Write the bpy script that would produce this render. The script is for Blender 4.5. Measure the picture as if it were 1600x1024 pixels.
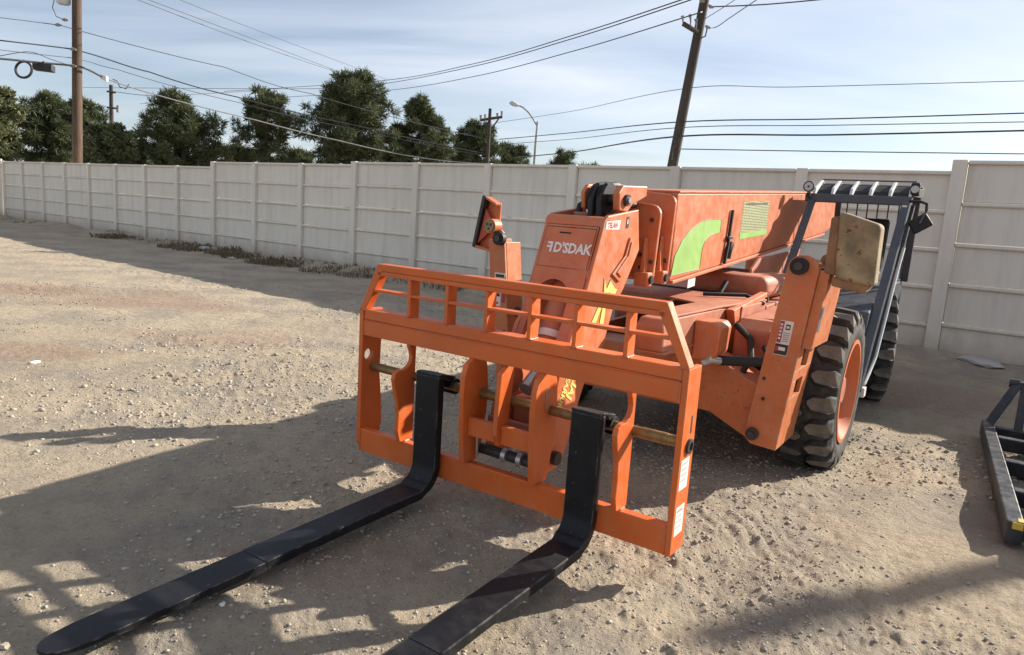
import bpy, bmesh, math, random
import numpy as np
from mathutils import Vector, Matrix

for o in list(bpy.data.objects): bpy.data.objects.remove(o)
SC = bpy.context.scene
COL = SC.collection
rnd = random.Random(7)
rng = np.random.default_rng(11)

# ------------------------------------------------------------------ camera
F_PX, ROLL, HORIZON, EYE = 1100.0, 0.066, 332.0, 1.65
PITCH = math.atan((512 - HORIZON) * math.cos(ROLL) / F_PX)
FW = Vector((0, math.cos(PITCH), -math.sin(PITCH)))
RT0 = Vector((1, 0, 0)); UP0 = RT0.cross(FW)
RT = RT0 * math.cos(ROLL) + UP0 * math.sin(ROLL)
UP = -RT0 * math.sin(ROLL) + UP0 * math.cos(ROLL)
cam_d = bpy.data.cameras.new('camera'); cam = bpy.data.objects.new('camera', cam_d); COL.objects.link(cam)
cam_d.sensor_fit = 'HORIZONTAL'; cam_d.sensor_width = 36; cam_d.lens = 36 * F_PX / 1600
cam_d.clip_start = 0.05; cam_d.clip_end = 3000
cam.matrix_world = Matrix(((RT.x, UP.x, -FW.x, 0), (RT.y, UP.y, -FW.y, 0), (RT.z, UP.z, -FW.z, EYE), (0, 0, 0, 1)))
SC.camera = cam

def spot(px, py, depth):
    """world point seen at a photo pixel, at a given distance ahead of the viewer"""
    d = FW * F_PX + RT * (px - 800) - UP * (py - 512)
    return Vector((0, 0, EYE)) + d * (depth / d.y)
def ground_spot(px, py):
    d = FW * F_PX + RT * (px - 800) - UP * (py - 512)
    return Vector((0, 0, EYE)) + d * (-EYE / d.z)

# ------------------------------------------------------------------ sky, sun, exposure
SUN_EL, SUN_AZ = math.radians(28.3), math.radians(23.5)      # azimuth counted from +X towards +Y
world = bpy.data.worlds.new('World'); SC.world = world; world.use_nodes = True
wn, wl = world.node_tree.nodes, world.node_tree.links
wn.clear()
w_out = wn.new('ShaderNodeOutputWorld'); w_bg = wn.new('ShaderNodeBackground'); w_sky = wn.new('ShaderNodeTexSky')
w_sky.sky_type = 'NISHITA'; w_sky.sun_disc = False
w_sky.sun_elevation = SUN_EL; w_sky.sun_rotation = math.pi / 2 - SUN_AZ
w_sky.air_density = 1.0; w_sky.dust_density = 1.9; w_sky.ozone_density = 1.6; w_sky.altitude = 900
w_bg.inputs['Strength'].default_value = 0.068
# thin high cirrus, spread over the whole sky
tc = wn.new('ShaderNodeTexCoord'); sep = wn.new('ShaderNodeSeparateXYZ'); wl.new(tc.outputs['Generated'], sep.inputs[0])
zc = wn.new('ShaderNodeMath'); zc.operation = 'MAXIMUM'; zc.inputs[1].default_value = 0.0; wl.new(sep.outputs['Z'], zc.inputs[0])
za = wn.new('ShaderNodeMath'); za.operation = 'ADD'; za.inputs[1].default_value = 0.18; wl.new(zc.outputs[0], za.inputs[0])
dv = wn.new('ShaderNodeVectorMath'); dv.operation = 'DIVIDE'; wl.new(tc.outputs['Generated'], dv.inputs[0])
cz = wn.new('ShaderNodeCombineXYZ'); wl.new(za.outputs[0], cz.inputs[0]); wl.new(za.outputs[0], cz.inputs[1]); cz.inputs[2].default_value = 1
wl.new(cz.outputs[0], dv.inputs[1])
mp = wn.new('ShaderNodeMapping'); mp.inputs['Scale'].default_value = (0.55, 1.5, 0.0); mp.inputs['Rotation'].default_value = (0, 0, 0.5)
wl.new(dv.outputs[0], mp.inputs[0])
nz = wn.new('ShaderNodeTexNoise'); nz.inputs['Scale'].default_value = 0.9; nz.inputs['Detail'].default_value = 9; nz.inputs['Roughness'].default_value = 0.52
nz.inputs['Distortion'].default_value = 0.5
wl.new(mp.outputs[0], nz.inputs['Vector'])
mr = wn.new('ShaderNodeMapRange'); mr.inputs[1].default_value = 0.36; mr.inputs[2].default_value = 0.72; mr.inputs[3].default_value = 0.12; mr.inputs[4].default_value = 0.72
wl.new(nz.outputs['Fac'], mr.inputs[0])
mx = wn.new('ShaderNodeMixRGB'); mx.inputs['Color2'].default_value = (8.4, 8.7, 9.4, 1)
wl.new(mr.outputs[0], mx.inputs['Fac']); wl.new(w_sky.outputs[0], mx.inputs['Color1'])
wl.new(mx.outputs[0], w_bg.inputs['Color']); wl.new(w_bg.outputs[0], w_out.inputs['Surface'])

sun_d = bpy.data.lights.new('sun', 'SUN'); sun_d.energy = 5.0; sun_d.angle = math.radians(0.53); sun_d.color = (1.0, 0.93, 0.82)
sun = bpy.data.objects.new('sun', sun_d); COL.objects.link(sun)
SUN_DIR = Vector((math.cos(SUN_EL) * math.cos(SUN_AZ), math.cos(SUN_EL) * math.sin(SUN_AZ), math.sin(SUN_EL)))
sun.rotation_euler = SUN_DIR.to_track_quat('Z', 'Y').to_euler(); sun.location = (20, 10, 20)

vs = SC.view_settings
vs.view_transform = 'Standard'; vs.look = 'None'; vs.exposure = 0.92; vs.gamma = 1; vs.use_curve_mapping = False
SC.cycles.use_denoising = True
SC.cycles.max_bounces = 6

# ------------------------------------------------------------------ materials
def new_mat(name):
    m = bpy.data.materials.new(name); m.use_nodes = True
    nt = m.node_tree
    return m, nt.nodes, nt.links, nt.nodes['Principled BSDF']

def noise(n, l, vec, scale, detail=5, rough=0.55):
    t = n.new('ShaderNodeTexNoise'); t.inputs['Scale'].default_value = scale; t.inputs['Detail'].default_value = detail
    t.inputs['Roughness'].default_value = rough
    l.new(vec, t.inputs['Vector']); return t.outputs['Fac']
def ramp(n, l, fac, a, b, va=0.0, vb=1.0):
    r = n.new('ShaderNodeMapRange'); r.inputs[1].default_value = a; r.inputs[2].default_value = b
    r.inputs[3].default_value = va; r.inputs[4].default_value = vb
    l.new(fac, r.inputs[0]); return r.outputs[0]
def mix(n, l, fac, c1, c2, mode='MIX'):
    m = n.new('ShaderNodeMixRGB'); m.blend_type = mode
    for sock, v in ((m.inputs['Fac'], fac), (m.inputs['Color1'], c1), (m.inputs['Color2'], c2)):
        if isinstance(v, (int, float)): sock.default_value = v
        elif isinstance(v, tuple): sock.default_value = (*v, 1) if len(v) == 3 else v
        else: l.new(v, sock)
    return m.outputs['Color']
def bump(n, l, fac, strength, dist, bsdf):
    b = n.new('ShaderNodeBump'); b.inputs['Strength'].default_value = strength; b.inputs['Distance'].default_value = dist
    l.new(fac, b.inputs['Height']); l.new(b.outputs[0], bsdf.inputs['Normal'])

def worn(name, base, rough=0.45, vary=0.25, dirt=(0.30, 0.22, 0.15), dirt_amt=0.35, chip=None, chip_amt=0.0, metal=0.0, fine=40.0, coat=0.0, bump_s=0.08, scale=3.0, edge=0.0, edge_col=(0.16, 0.10, 0.07), edge_r=0.008):
    """painted or bare surface with tone drift, dust film and small chips"""
    m, n, l, b = new_mat(name)
    tc = n.new('ShaderNodeTexCoord'); v = tc.outputs['Object']
    big = noise(n, l, v, scale, 6); mid = noise(n, l, v, fine * 0.3, 6, 0.65); fi = noise(n, l, v, fine, 4, 0.7)
    dark = tuple(max(0, x * (1 - vary)) for x in base); light = tuple(min(1, x * (1 + vary * 0.7)) for x in base)
    c = mix(n, l, ramp(n, l, big, 0.3, 0.7), dark, light)
    dm = n.new('ShaderNodeMath'); dm.operation = 'MULTIPLY'; l.new(ramp(n, l, mid, 0.45, 0.8), dm.inputs[0]); dm.inputs[1].default_value = dirt_amt
    c = mix(n, l, dm.outputs[0], c, dirt)
    if chip_amt > 0:
        c = mix(n, l, ramp(n, l, fi, 0.72 - chip_amt, 0.75 - chip_amt), c, chip)
    if edge > 0:
        bv = n.new('ShaderNodeBevel'); bv.samples = 4; bv.inputs['Radius'].default_value = edge_r
        ge = n.new('ShaderNodeNewGeometry'); dt = n.new('ShaderNodeVectorMath'); dt.operation = 'DOT_PRODUCT'
        l.new(bv.outputs[0], dt.inputs[0]); l.new(ge.outputs['Normal'], dt.inputs[1])
        em = n.new('ShaderNodeMath'); em.operation = 'MULTIPLY'
        l.new(ramp(n, l, dt.outputs['Value'], 0.99, 0.90, 0, 1), em.inputs[0]); l.new(ramp(n, l, mid, 0.44, 0.58, 0, edge), em.inputs[1])
        c = mix(n, l, em.outputs[0], c, edge_col)
    l.new(c, b.inputs['Base Color'])
    l.new(ramp(n, l, mid, 0.3, 0.7, max(0.05, rough - 0.1), min(1, rough + 0.15)), b.inputs['Roughness'])
    b.inputs['Metallic'].default_value = metal; b.inputs['Coat Weight'].default_value = coat; b.inputs['Coat Roughness'].default_value = 0.15
    bump(n, l, fi, bump_s, 0.004, b)
    return m

M = {}
M['carriage_orange'] = worn('carriage_orange', (0.60, 0.118, 0.018), 0.45, 0.16, (0.42, 0.165, 0.070), 0.5, (0.30, 0.12, 0.06), 0.035, bump_s=0.08, edge=0.8, edge_col=(0.30, 0.13, 0.08), edge_r=0.006)
M['faded_orange'] = worn('faded_orange', (0.54, 0.142, 0.048), 0.5, 0.18, (0.46, 0.25, 0.16), 0.55, (0.18, 0.08, 0.05), 0.05, bump_s=0.08, edge=0.8, edge_col=(0.42, 0.24, 0.17))
M['dusty_orange'] = worn('dusty_orange', (0.43, 0.138, 0.072), 0.62, 0.22, (0.36, 0.25, 0.17), 0.6, (0.16, 0.08, 0.06), 0.05)
M['outrigger_orange'] = worn('outrigger_orange', (0.52, 0.145, 0.046), 0.5, 0.14, (0.42, 0.26, 0.15), 0.5, (0.12, 0.07, 0.05), 0.085, bump_s=0.1, edge=1.0, edge_col=(0.40, 0.27, 0.17), edge_r=0.014)
M['fork_black'] = worn('fork_black', (0.007, 0.0075, 0.010), 0.5, 0.3, (0.06, 0.055, 0.05), 0.22, (0.12, 0.11, 0.10), 0.045, coat=0.0, bump_s=0.08, edge=1.0, edge_col=(0.20, 0.19, 0.18), edge_r=0.005)
M['fork_black'].node_tree.nodes['Principled BSDF'].inputs['Specular IOR Level'].default_value = 0.28
M['frame_black'] = worn('frame_black', (0.020, 0.022, 0.028), 0.4, 0.3, (0.14, 0.12, 0.10), 0.35, edge=1.0, edge_col=(0.16, 0.14, 0.13))
M['cab_grey'] = worn('cab_grey', (0.055, 0.062, 0.075), 0.38, 0.2, (0.16, 0.14, 0.12), 0.3)
M['dark_steel'] = worn('dark_steel', (0.045, 0.040, 0.038), 0.5, 0.3, (0.14, 0.10, 0.08), 0.4, metal=0.3)
M['greasy_black'] = worn('greasy_black', (0.010, 0.0095, 0.0095), 0.65, 0.3, (0.09, 0.07, 0.06), 0.3)
M['rod_bronze'] = worn('rod_bronze', (0.26, 0.165, 0.062), 0.42, 0.3, (0.09, 0.055, 0.03), 0.6, metal=0.55, fine=90, scale=14)
M['silver'] = worn('silver', (0.50, 0.50, 0.48), 0.35, 0.2, (0.3, 0.27, 0.22), 0.3, metal=0.7)
M['slat_white'] = worn('slat_white', (0.55, 0.56, 0.55), 0.5, 0.15, (0.35, 0.30, 0.25), 0.4)
M['rusty_pad'] = worn('rusty_pad', (0.30, 0.235, 0.13), 0.75, 0.55, (0.20, 0.085, 0.035), 0.98, (0.10, 0.05, 0.025), 0.12, fine=14, scale=7, bump_s=0.35)
M['rusty_flange'] = worn('rusty_flange', (0.235, 0.125, 0.060), 0.8, 0.4, (0.30, 0.20, 0.10), 0.7, (0.08, 0.04, 0.02), 0.08, fine=22, scale=8, bump_s=0.35)
M['tyre_rubber'] = worn('tyre_rubber', (0.035, 0.033, 0.031), 0.85, 0.3, (0.20, 0.17, 0.14), 0.55, bump_s=0.3)
M['lug_rubber'] = worn('lug_rubber', (0.165, 0.145, 0.120), 0.9, 0.25, (0.30, 0.26, 0.21), 0.7, bump_s=0.4, scale=8)
M['rim_orange'] = worn('rim_orange', (0.55, 0.15, 0.05), 0.5, 0.15, (0.36, 0.2, 0.12), 0.45)
M['white_paint'] = worn('white_paint', (0.74, 0.70, 0.66), 0.6, 0.06, (0.6, 0.45, 0.38), 0.25)
M['label_white'] = worn('label_white', (0.70, 0.66, 0.62), 0.5, 0.06, (0.55, 0.4, 0.3), 0.25)
M['label_red'] = worn('label_red', (0.35, 0.035, 0.03), 0.5, 0.1, dirt_amt=0.2)
M['label_black'] = worn('label_black', (0.02, 0.02, 0.02), 0.5, 0.1, dirt_amt=0.15)
M['label_ink'] = worn('label_ink', (0.34, 0.31, 0.29), 0.6, 0.1, dirt_amt=0.15)
M['decal_yellow'] = worn('decal_yellow', (0.72, 0.62, 0.16), 0.5, 0.1, dirt_amt=0.2)
M['decal_outline'] = worn('decal_outline', (0.09, 0.08, 0.05), 0.5, 0.1, dirt_amt=0.1)
M['decal_green'] = worn('decal_green', (0.27, 0.47, 0.115), 0.5, 0.1, (0.35, 0.4, 0.2), 0.3)
M['warning_yellow'] = worn('warning_yellow', (0.62, 0.42, 0.04), 0.5, 0.1)
M['reflector_red'] = worn('reflector_red', (0.42, 0.06, 0.025), 0.45, 0.1, dirt_amt=0.2)
M['concrete'] = worn('concrete', (0.42, 0.40, 0.37), 0.85, 0.15, (0.3, 0.26, 0.2), 0.3, bump_s=0.3)
M['galvanised'] = worn('galvanised', (0.34, 0.35, 0.36), 0.45, 0.15, metal=0.5, dirt_amt=0.2)
M['can_grey'] = worn('can_grey', (0.52, 0.54, 0.56), 0.45, 0.08, dirt_amt=0.15)
M['insulator'] = worn('insulator', (0.22, 0.21, 0.21), 0.3, 0.2)
M['cable_black'] = worn('cable_black', (0.022, 0.022, 0.024), 0.6, 0.2, dirt_amt=0.1)
M['cable_alu'] = worn('cable_alu', (0.085, 0.09, 0.10), 0.6, 0.15, metal=0.3, dirt_amt=0.1)
M['cable_pale'] = worn('cable_pale', (0.25, 0.25, 0.26), 0.5, 0.15, dirt_amt=0.2)

def glass_mat():
    m, n, l, b = new_mat('lamp_glass'); b.inputs['Base Color'].default_value = (0.55, 0.56, 0.56, 1); b.inputs['Roughness'].default_value = 0.12
    b.inputs['Transmission Weight'].default_value = 0.25; return m
M['lamp_glass'] = glass_mat()

def fence_mat():
    m, n, l, b = new_mat('fence_paint')
    geo = n.new('ShaderNodeNewGeometry'); v = geo.outputs['Position']
    oi = n.new('ShaderNodeObjectInfo')
    big = noise(n, l, v, 0.35, 5); mid = noise(n, l, v, 3.0, 7, 0.65); fi = noise(n, l, v, 45, 4, 0.7)
    mp = n.new('ShaderNodeMapping'); mp.inputs['Scale'].default_value = (2.2, 2.2, 0.25); l.new(v, mp.inputs[0])
    streak = noise(n, l, mp.outputs[0], 2.2, 6, 0.7)
    c = mix(n, l, ramp(n, l, big, 0.3, 0.7), (0.70, 0.65, 0.56), (0.77, 0.715, 0.62))
    c = mix(n, l, ramp(n, l, oi.outputs['Random'], 0, 1, 0.0, 0.16), c, (0.60, 0.55, 0.475))
    c = mix(n, l, ramp(n, l, streak, 0.47, 0.74, 0.0, 0.42), c, (0.43, 0.395, 0.35))
    c = mix(n, l, ramp(n, l, mid, 0.58, 0.8, 0.0, 0.25), c, (0.58, 0.56, 0.53))
    # dirt splashed up from the soil at the foot of the wall
    sp = n.new('ShaderNodeSeparateXYZ'); l.new(v, sp.inputs[0])
    ad = n.new('ShaderNodeMath'); ad.operation = 'MULTIPLY_ADD'; l.new(mid, ad.inputs[0]); ad.inputs[1].default_value = -0.5; l.new(sp.outputs['Z'], ad.inputs[2])
    c = mix(n, l, ramp(n, l, ad.outputs[0], -0.22, 0.22, 0.75, 0.0), c, (0.33, 0.265, 0.20))
    l.new(c, b.inputs['Base Color']); b.inputs['Roughness'].default_value = 0.85
    bump(n, l, fi, 0.25, 0.006, b); return m
M['fence'] = fence_mat()

def ground_mat():
    m, n, l, b = new_mat('dirt')
    geo = n.new('ShaderNodeNewGeometry'); v = geo.outputs['Position']
    A = noise(n, l, v, 0.23, 6, 0.6); B = noise(n, l, v, 1.1, 8, 0.65); C = noise(n, l, v, 9, 8, 0.7); D = noise(n, l, v, 60, 6, 0.75)
    c = mix(n, l, ramp(n, l, A, 0.35, 0.65), (0.430, 0.346, 0.244), (0.500, 0.418, 0.312))
    c = mix(n, l, ramp(n, l, B, 0.44, 0.60), c, (0.345, 0.296, 0.236))          # greyer gravelly ground
    at = n.new('ShaderNodeAttribute'); at.attribute_name = 'patch'
    c = mix(n, l, at.outputs['Fac'], c, (0.345, 0.245, 0.180))                    # redder earth where the yard was dug
    c = mix(n, l, ramp(n, l, C, 0.50, 0.78, 0, 0.6), c, (0.215, 0.175, 0.130))
    c = mix(n, l, ramp(n, l, C, 0.25, 0.45, 0.55, 0), c, (0.53, 0.455, 0.34))
    c = mix(n, l, ramp(n, l, D, 0.54, 0.68, 0, 0.75), c, (0.175, 0.150, 0.128))
    c = mix(n, l, ramp(n, l, D, 0.26, 0.40, 0.6, 0), c, (0.56, 0.51, 0.44))
    l.new(c, b.inputs['Base Color']); b.inputs['Roughness'].default_value = 0.95; b.inputs['Specular IOR Level'].default_value = 0.15
    s = n.new('ShaderNodeMath'); s.operation = 'MULTIPLY_ADD'; l.new(D, s.inputs[0]); s.inputs[1].default_value = 0.35; l.new(C, s.inputs[2])
    bump(n, l, s.outputs[0], 1.0, 0.055, b); return m
M['dirt'] = ground_mat()

def island_mat(name, cols, rough=0.9, spec=0.2, sss=0.0):
    m, n, l, b = new_mat(name)
    geo = n.new('ShaderNodeNewGeometry')
    r = n.new('ShaderNodeValToRGB'); r.color_ramp.interpolation = 'LINEAR'
    el = r.color_ramp.elements
    while len(el) < len(cols): el.new(0.5)
    for i, c in enumerate(cols): el[i].position = i / max(1, len(cols) - 1); el[i].color = (*c, 1)
    l.new(geo.outputs['Random Per Island'], r.inputs[0])
    l.new(r.outputs[0], b.inputs['Base Color']); b.inputs['Roughness'].default_value = rough; b.inputs['Specular IOR Level'].default_value = spec
    if sss > 0:
        tr = n.new('ShaderNodeBsdfTranslucent'); l.new(r.outputs[0], tr.inputs['Color'])
        ms = n.new('ShaderNodeMixShader'); ms.inputs[0].default_value = sss
        l.new(b.outputs[0], ms.inputs[1]); l.new(tr.outputs[0], ms.inputs[2])
        l.new(ms.outputs[0], n['Material Output'].inputs['Surface'])
    return m
M['stones'] = island_mat('stones', [(0.24, 0.205, 0.17), (0.38, 0.325, 0.25), (0.46, 0.40, 0.31), (0.31, 0.29, 0.265), (0.45, 0.405, 0.34), (0.33, 0.265, 0.215), (0.43, 0.37, 0.29)])
M['weeds'] = island_mat('weeds', [(0.16, 0.12, 0.08), (0.24, 0.185, 0.12), (0.11, 0.09, 0.055), (0.30, 0.235, 0.155), (0.13, 0.11, 0.06)], sss=0.2)
M['pine'] = island_mat('pine', [(0.046, 0.060, 0.030), (0.074, 0.092, 0.042), (0.100, 0.120, 0.054), (0.060, 0.076, 0.035), (0.125, 0.135, 0.066)], 0.75, 0.3, 0.22)
M['olive_leaf'] = island_mat('olive_leaf', [(0.075, 0.095, 0.050), (0.110, 0.132, 0.068), (0.150, 0.170, 0.092), (0.090, 0.112, 0.056)], 0.7, 0.3, 0.25)
M['pale_leaf'] = island_mat('pale_leaf', [(0.105, 0.120, 0.055), (0.145, 0.158, 0.078), (0.120, 0.135, 0.062), (0.175, 0.180, 0.098)], 0.7, 0.3, 0.25)

def wood_mat(name, a, b2):
    m, n, l, b = new_mat(name)
    tc = n.new('ShaderNodeTexCoord'); mp = n.new('ShaderNodeMapping'); mp.inputs['Scale'].default_value = (9, 9, 0.5); l.new(tc.outputs['Object'], mp.inputs[0])
    g = noise(n, l, mp.outputs[0], 3.0, 8, 0.7); q = noise(n, l, tc.outputs['Object'], 1.2, 4)
    c = mix(n, l, ramp(n, l, g, 0.35, 0.68), a, b2); c = mix(n, l, ramp(n, l, q, 0.45, 0.75, 0, 0.5), c, tuple(x * 0.55 for x in a))
    l.new(c, b.inputs['Base Color']); b.inputs['Roughness'].default_value = 0.85; bump(n, l, g, 0.5, 0.02, b); return m
M['pole_wood'] = wood_mat('pole_wood', (0.055, 0.035, 0.023), (0.130, 0.082, 0.052))
M['pole_dark'] = wood_mat('pole_dark', (0.030, 0.024, 0.021), (0.070, 0.055, 0.046))
M['bark'] = wood_mat('bark', (0.060, 0.045, 0.034), (0.13, 0.10, 0.075))

def chart_mat():
    m, n, l, b = new_mat('load_chart')
    tc = n.new('ShaderNodeTexCoord'); mp = n.new('ShaderNodeMapping'); mp.inputs['Rotation'].default_value = (0, math.radians(90), 0); mp.inputs['Scale'].default_value = (1, 1, 1)
    sp = n.new('ShaderNodeSeparateXYZ'); l.new(tc.outputs['Object'], sp.inputs[0]); cb = n.new('ShaderNodeCombineXYZ')
    l.new(sp.outputs['Y'], cb.inputs[0]); l.new(sp.outputs['Z'], cb.inputs[1])
    br = n.new('ShaderNodeTexBrick'); br.inputs['Scale'].default_value = 11; br.inputs['Mortar Size'].default_value = 0.045; br.inputs['Mortar Smooth'].default_value = 0.3
    br.inputs['Color1'].default_value = (0.40, 0.42, 0.20, 1); br.inputs['Color2'].default_value = (0.46, 0.42, 0.24, 1); br.inputs['Mortar'].default_value = (0.13, 0.17, 0.10, 1); br.offset = 0
    l.new(cb.outputs[0], br.inputs['Vector'])
    q = noise(n, l, tc.outputs['Object'], 35, 4)
    l.new(mix(n, l, ramp(n, l, q, 0.5, 0.65, 0, 0.6), br.outputs['Color'], (0.20, 0.22, 0.12)), b.inputs['Base Color']); b.inputs['Roughness'].default_value = 0.5
    return m
M['load_chart'] = chart_mat()

# ------------------------------------------------------------------ builders
PSI = 0.597                                   # heading of the telehandler
MX = Vector((math.cos(PSI), -math.sin(PSI), 0)); MY = Vector((math.sin(PSI), math.cos(PSI), 0))
MO = Vector((0.801, 3.04, 0)) - MX * 1.0225   # ground under the middle of the fork carriage
def mw(x, y, z=0): return MO + MX * x + MY * y + Vector((0, 0, z))
BASE = {}

def thing(name, label, cat, base=(0, 0, 0), group=None, machine=True):
    o = bpy.data.objects.new(name, None); COL.objects.link(o); o.empty_display_size = 0.2
    if machine: o.location = mw(*base); o.rotation_euler = (0, 0, -PSI)
    else: o.location = base
    o['label'] = label; o['category'] = cat
    if group: o['group'] = group
    BASE[o.name] = Vector(base); return o
def tag(o, label, cat, group=None):
    o['label'] = label; o['category'] = cat
    if group: o['group'] = group
    return o

class MB:
    def __init__(s): s.v = []; s.f = []
    def add(s, vs_, fs):
        k = len(s.v); s.v += [tuple(p) for p in vs_]; s.f += [tuple(i + k for i in f) for f in fs]; return s
    def hexa(s, p):                                     # 8 corners: bottom ring then top ring, counter-clockwise seen from above
        return s.add(p, [(3, 2, 1, 0), (4, 5, 6, 7), (0, 1, 5, 4), (1, 2, 6, 5), (2, 3, 7, 6), (3, 0, 4, 7)])
    def box(s, x0, x1, y0, y1, z0, z1):
        return s.hexa([(x0, y0, z0), (x1, y0, z0), (x1, y1, z0), (x0, y1, z0), (x0, y0, z1), (x1, y0, z1), (x1, y1, z1), (x0, y1, z1)])
    def prism(s, pts, axis, a0, a1):                    # polygon extruded along x (pts=(y,z)), y (pts=(x,z)) or z (pts=(x,y))
        def P(p, a): return {'x': (a, p[0], p[1]), 'y': (p[0], a, p[1]), 'z': (p[0], p[1], a)}[axis]
        n = len(pts)
        area = sum(pts[i][0] * pts[(i + 1) % n][1] - pts[(i + 1) % n][0] * pts[i][1] for i in range(n))
        ccw = area > 0
        if axis == 'y': ccw = not ccw
        pp = list(pts) if ccw else list(reversed(pts))
        vs_ = [P(p, a0) for p in pp] + [P(p, a1) for p in pp]
        return s.add(vs_, [tuple(range(n - 1, -1, -1)), tuple(range(n, 2 * n))] + [(i, (i + 1) % n, n + (i + 1) % n, n + i) for i in range(n)])
    def tube(s, p0, p1, r0, r1=None, n=14, cap=True):
        return s.path([p0, p1], [r0, r0 if r1 is None else r1], n, cap)
    def path(s, pts, r, n=8, cap=True):
        pts = [Vector(p) for p in pts]
        if not hasattr(r, '__len__'): r = [r] * len(pts)
        k = len(s.v); prev = None
        for i, p in enumerate(pts):
            t = (pts[min(i + 1, len(pts) - 1)] - pts[max(i - 1, 0)]).normalized()
            if prev is None:
                a = Vector((0, 0, 1)) if abs(t.z) < 0.9 else Vector((1, 0, 0)); u = t.cross(a).normalized()
            else: u = (prev - t * prev.dot(t)).normalized()
            w = t.cross(u); prev = u
            for j in range(n):
                an = 2 * math.pi * j / n; s.v.append(tuple(p + (u * math.cos(an) + w * math.sin(an)) * r[i]))
        for i in range(len(pts) - 1):
            for j in range(n):
                a = k + i * n + j; b_ = k + i * n + (j + 1) % n; s.f.append((a, b_, b_ + n, a + n))
        if cap:
            s.f.append(tuple(k + j for j in reversed(range(n)))); e = k + (len(pts) - 1) * n; s.f.append(tuple(e + j for j in range(n)))
        return s
    def loft(s, secs):                                  # list of rings with the same count of corners
        k = len(s.v); n = len(secs[0])
        for q in secs: s.v += [tuple(p) for p in q]
        for i in range(len(secs) - 1):
            for j in range(n):
                a = k + i * n + j; b_ = k + i * n + (j + 1) % n; s.f.append((a, b_, b_ + n, a + n))
        s.f.append(tuple(k + j for j in reversed(range(n)))); e = k + (len(secs) - 1) * n; s.f.append(tuple(e + j for j in range(n)))
        return s
    def lathe_x(s, prof, c, n=48):                      # prof = (x, r) ring around an axis parallel to x through c
        k = len(s.v); m = len(prof)
        for j in range(n):
            a = 2 * math.pi * j / n
            for (x, r) in prof: s.v.append((c[0] + x, c[1] + r * math.cos(a), c[2] + r * math.sin(a)))
        for j in range(n):
            for i in range(m - 1):
                a = k + j * m + i; b_ = k + ((j + 1) % n) * m + i; s.f.append((a, b_, b_ + 1, a + 1))
        return s
    def build(s, name, mat, parent=None, bevel=0.0, smooth=False, segs=2, root=None):
        me = bpy.data.meshes.new(name)
        off = Vector((0, 0, 0))
        r = root or parent
        if r is not None:
            while r.parent is not None: r = r.parent
            off = BASE.get(r.name, off)
        me.from_pydata([(p[0] - off.x, p[1] - off.y, p[2] - off.z) for p in s.v], [], s.f); me.update()
        bm = bmesh.new(); bm.from_mesh(me); bmesh.ops.recalc_face_normals(bm, faces=bm.faces); bm.to_mesh(me); bm.free()
        me.materials.append(M[mat] if isinstance(mat, str) else mat)
        o = bpy.data.objects.new(name, me); COL.objects.link(o)
        if parent is not None: o.parent = parent
        if bevel > 0:
            md = o.modifiers.new('bevel', 'BEVEL'); md.width = bevel; md.segments = segs; md.limit_method = 'ANGLE'; md.angle_limit = math.radians(32)
        if smooth:
            me.shade_smooth() if hasattr(me, 'shade_smooth') else None
            for p in me.polygons: p.use_smooth = True
            try: me.set_sharp_from_angle(angle=math.radians(38))
            except Exception: pass
        return o

def text_mesh(body, size, mirror_first=False):
    cu = bpy.data.curves.new('t', 'FONT'); cu.body = body; cu.size = size; cu.resolution_u = 2; cu.offset = size * 0.036; cu.space_character = 0.98
    ob = bpy.data.objects.new('t', cu); COL.objects.link(ob)
    dg = bpy.context.evaluated_depsgraph_get()
    me = bpy.data.meshes.new_from_object(ob.evaluated_get(dg))
    vs_ = [tuple(v.co) for v in me.vertices]; fs = [tuple(p.vertices) for p in me.polygons]
    bpy.data.objects.remove(ob); bpy.data.curves.remove(cu); bpy.data.meshes.remove(me)
    return vs_, fs
def lettering(body, size, origin, ux, uy, mat, parent, name='lettering', flip=False):
    """flat print: text laid on a surface, origin + ux*x + uy*y"""
    vs_, fs = text_mesh(body, size)
    if flip:
        mxx = max(v[0] for v in vs_); vs_ = [(mxx - v[0], v[1], 0) for v in vs_]; fs = [tuple(reversed(f)) for f in fs]
    o, ux, uy = Vector(origin), Vector(ux), Vector(uy)
    mb = MB(); mb.add([o + ux * v[0] + uy * v[1] for v in vs_], fs)
    return mb.build(name, mat, parent)

# value noise for the terrain
def _h(ix, iy, seed):
    ix = (ix.astype(np.int64) & 0xffffffff).astype(np.uint64); iy = (iy.astype(np.int64) & 0xffffffff).astype(np.uint64)
    n = (ix * np.uint64(374761393) + iy * np.uint64(668265263) + np.uint64(seed * 1442695)) & np.uint64(0xffffffff)
    n = ((n ^ (n >> np.uint64(13))) * np.uint64(1274126177)) & np.uint64(0xffffffff)
    return ((n ^ (n >> np.uint64(16))) & np.uint64(0xffff)).astype(np.float64) / 65535.0
def vnoise(x, y, seed=1):
    ix, iy = np.floor(x), np.floor(y); fx, fy = x - ix, y - iy
    fx = fx * fx * (3 - 2 * fx); fy = fy * fy * (3 - 2 * fy)
    a = _h(ix, iy, seed); b = _h(ix + 1, iy, seed); c_ = _h(ix, iy + 1, seed); d = _h(ix + 1, iy + 1, seed)
    return (a * (1 - fx) + b * fx) * (1 - fy) + (c_ * (1 - fx) + d * fx) * fy - 0.5

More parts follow.
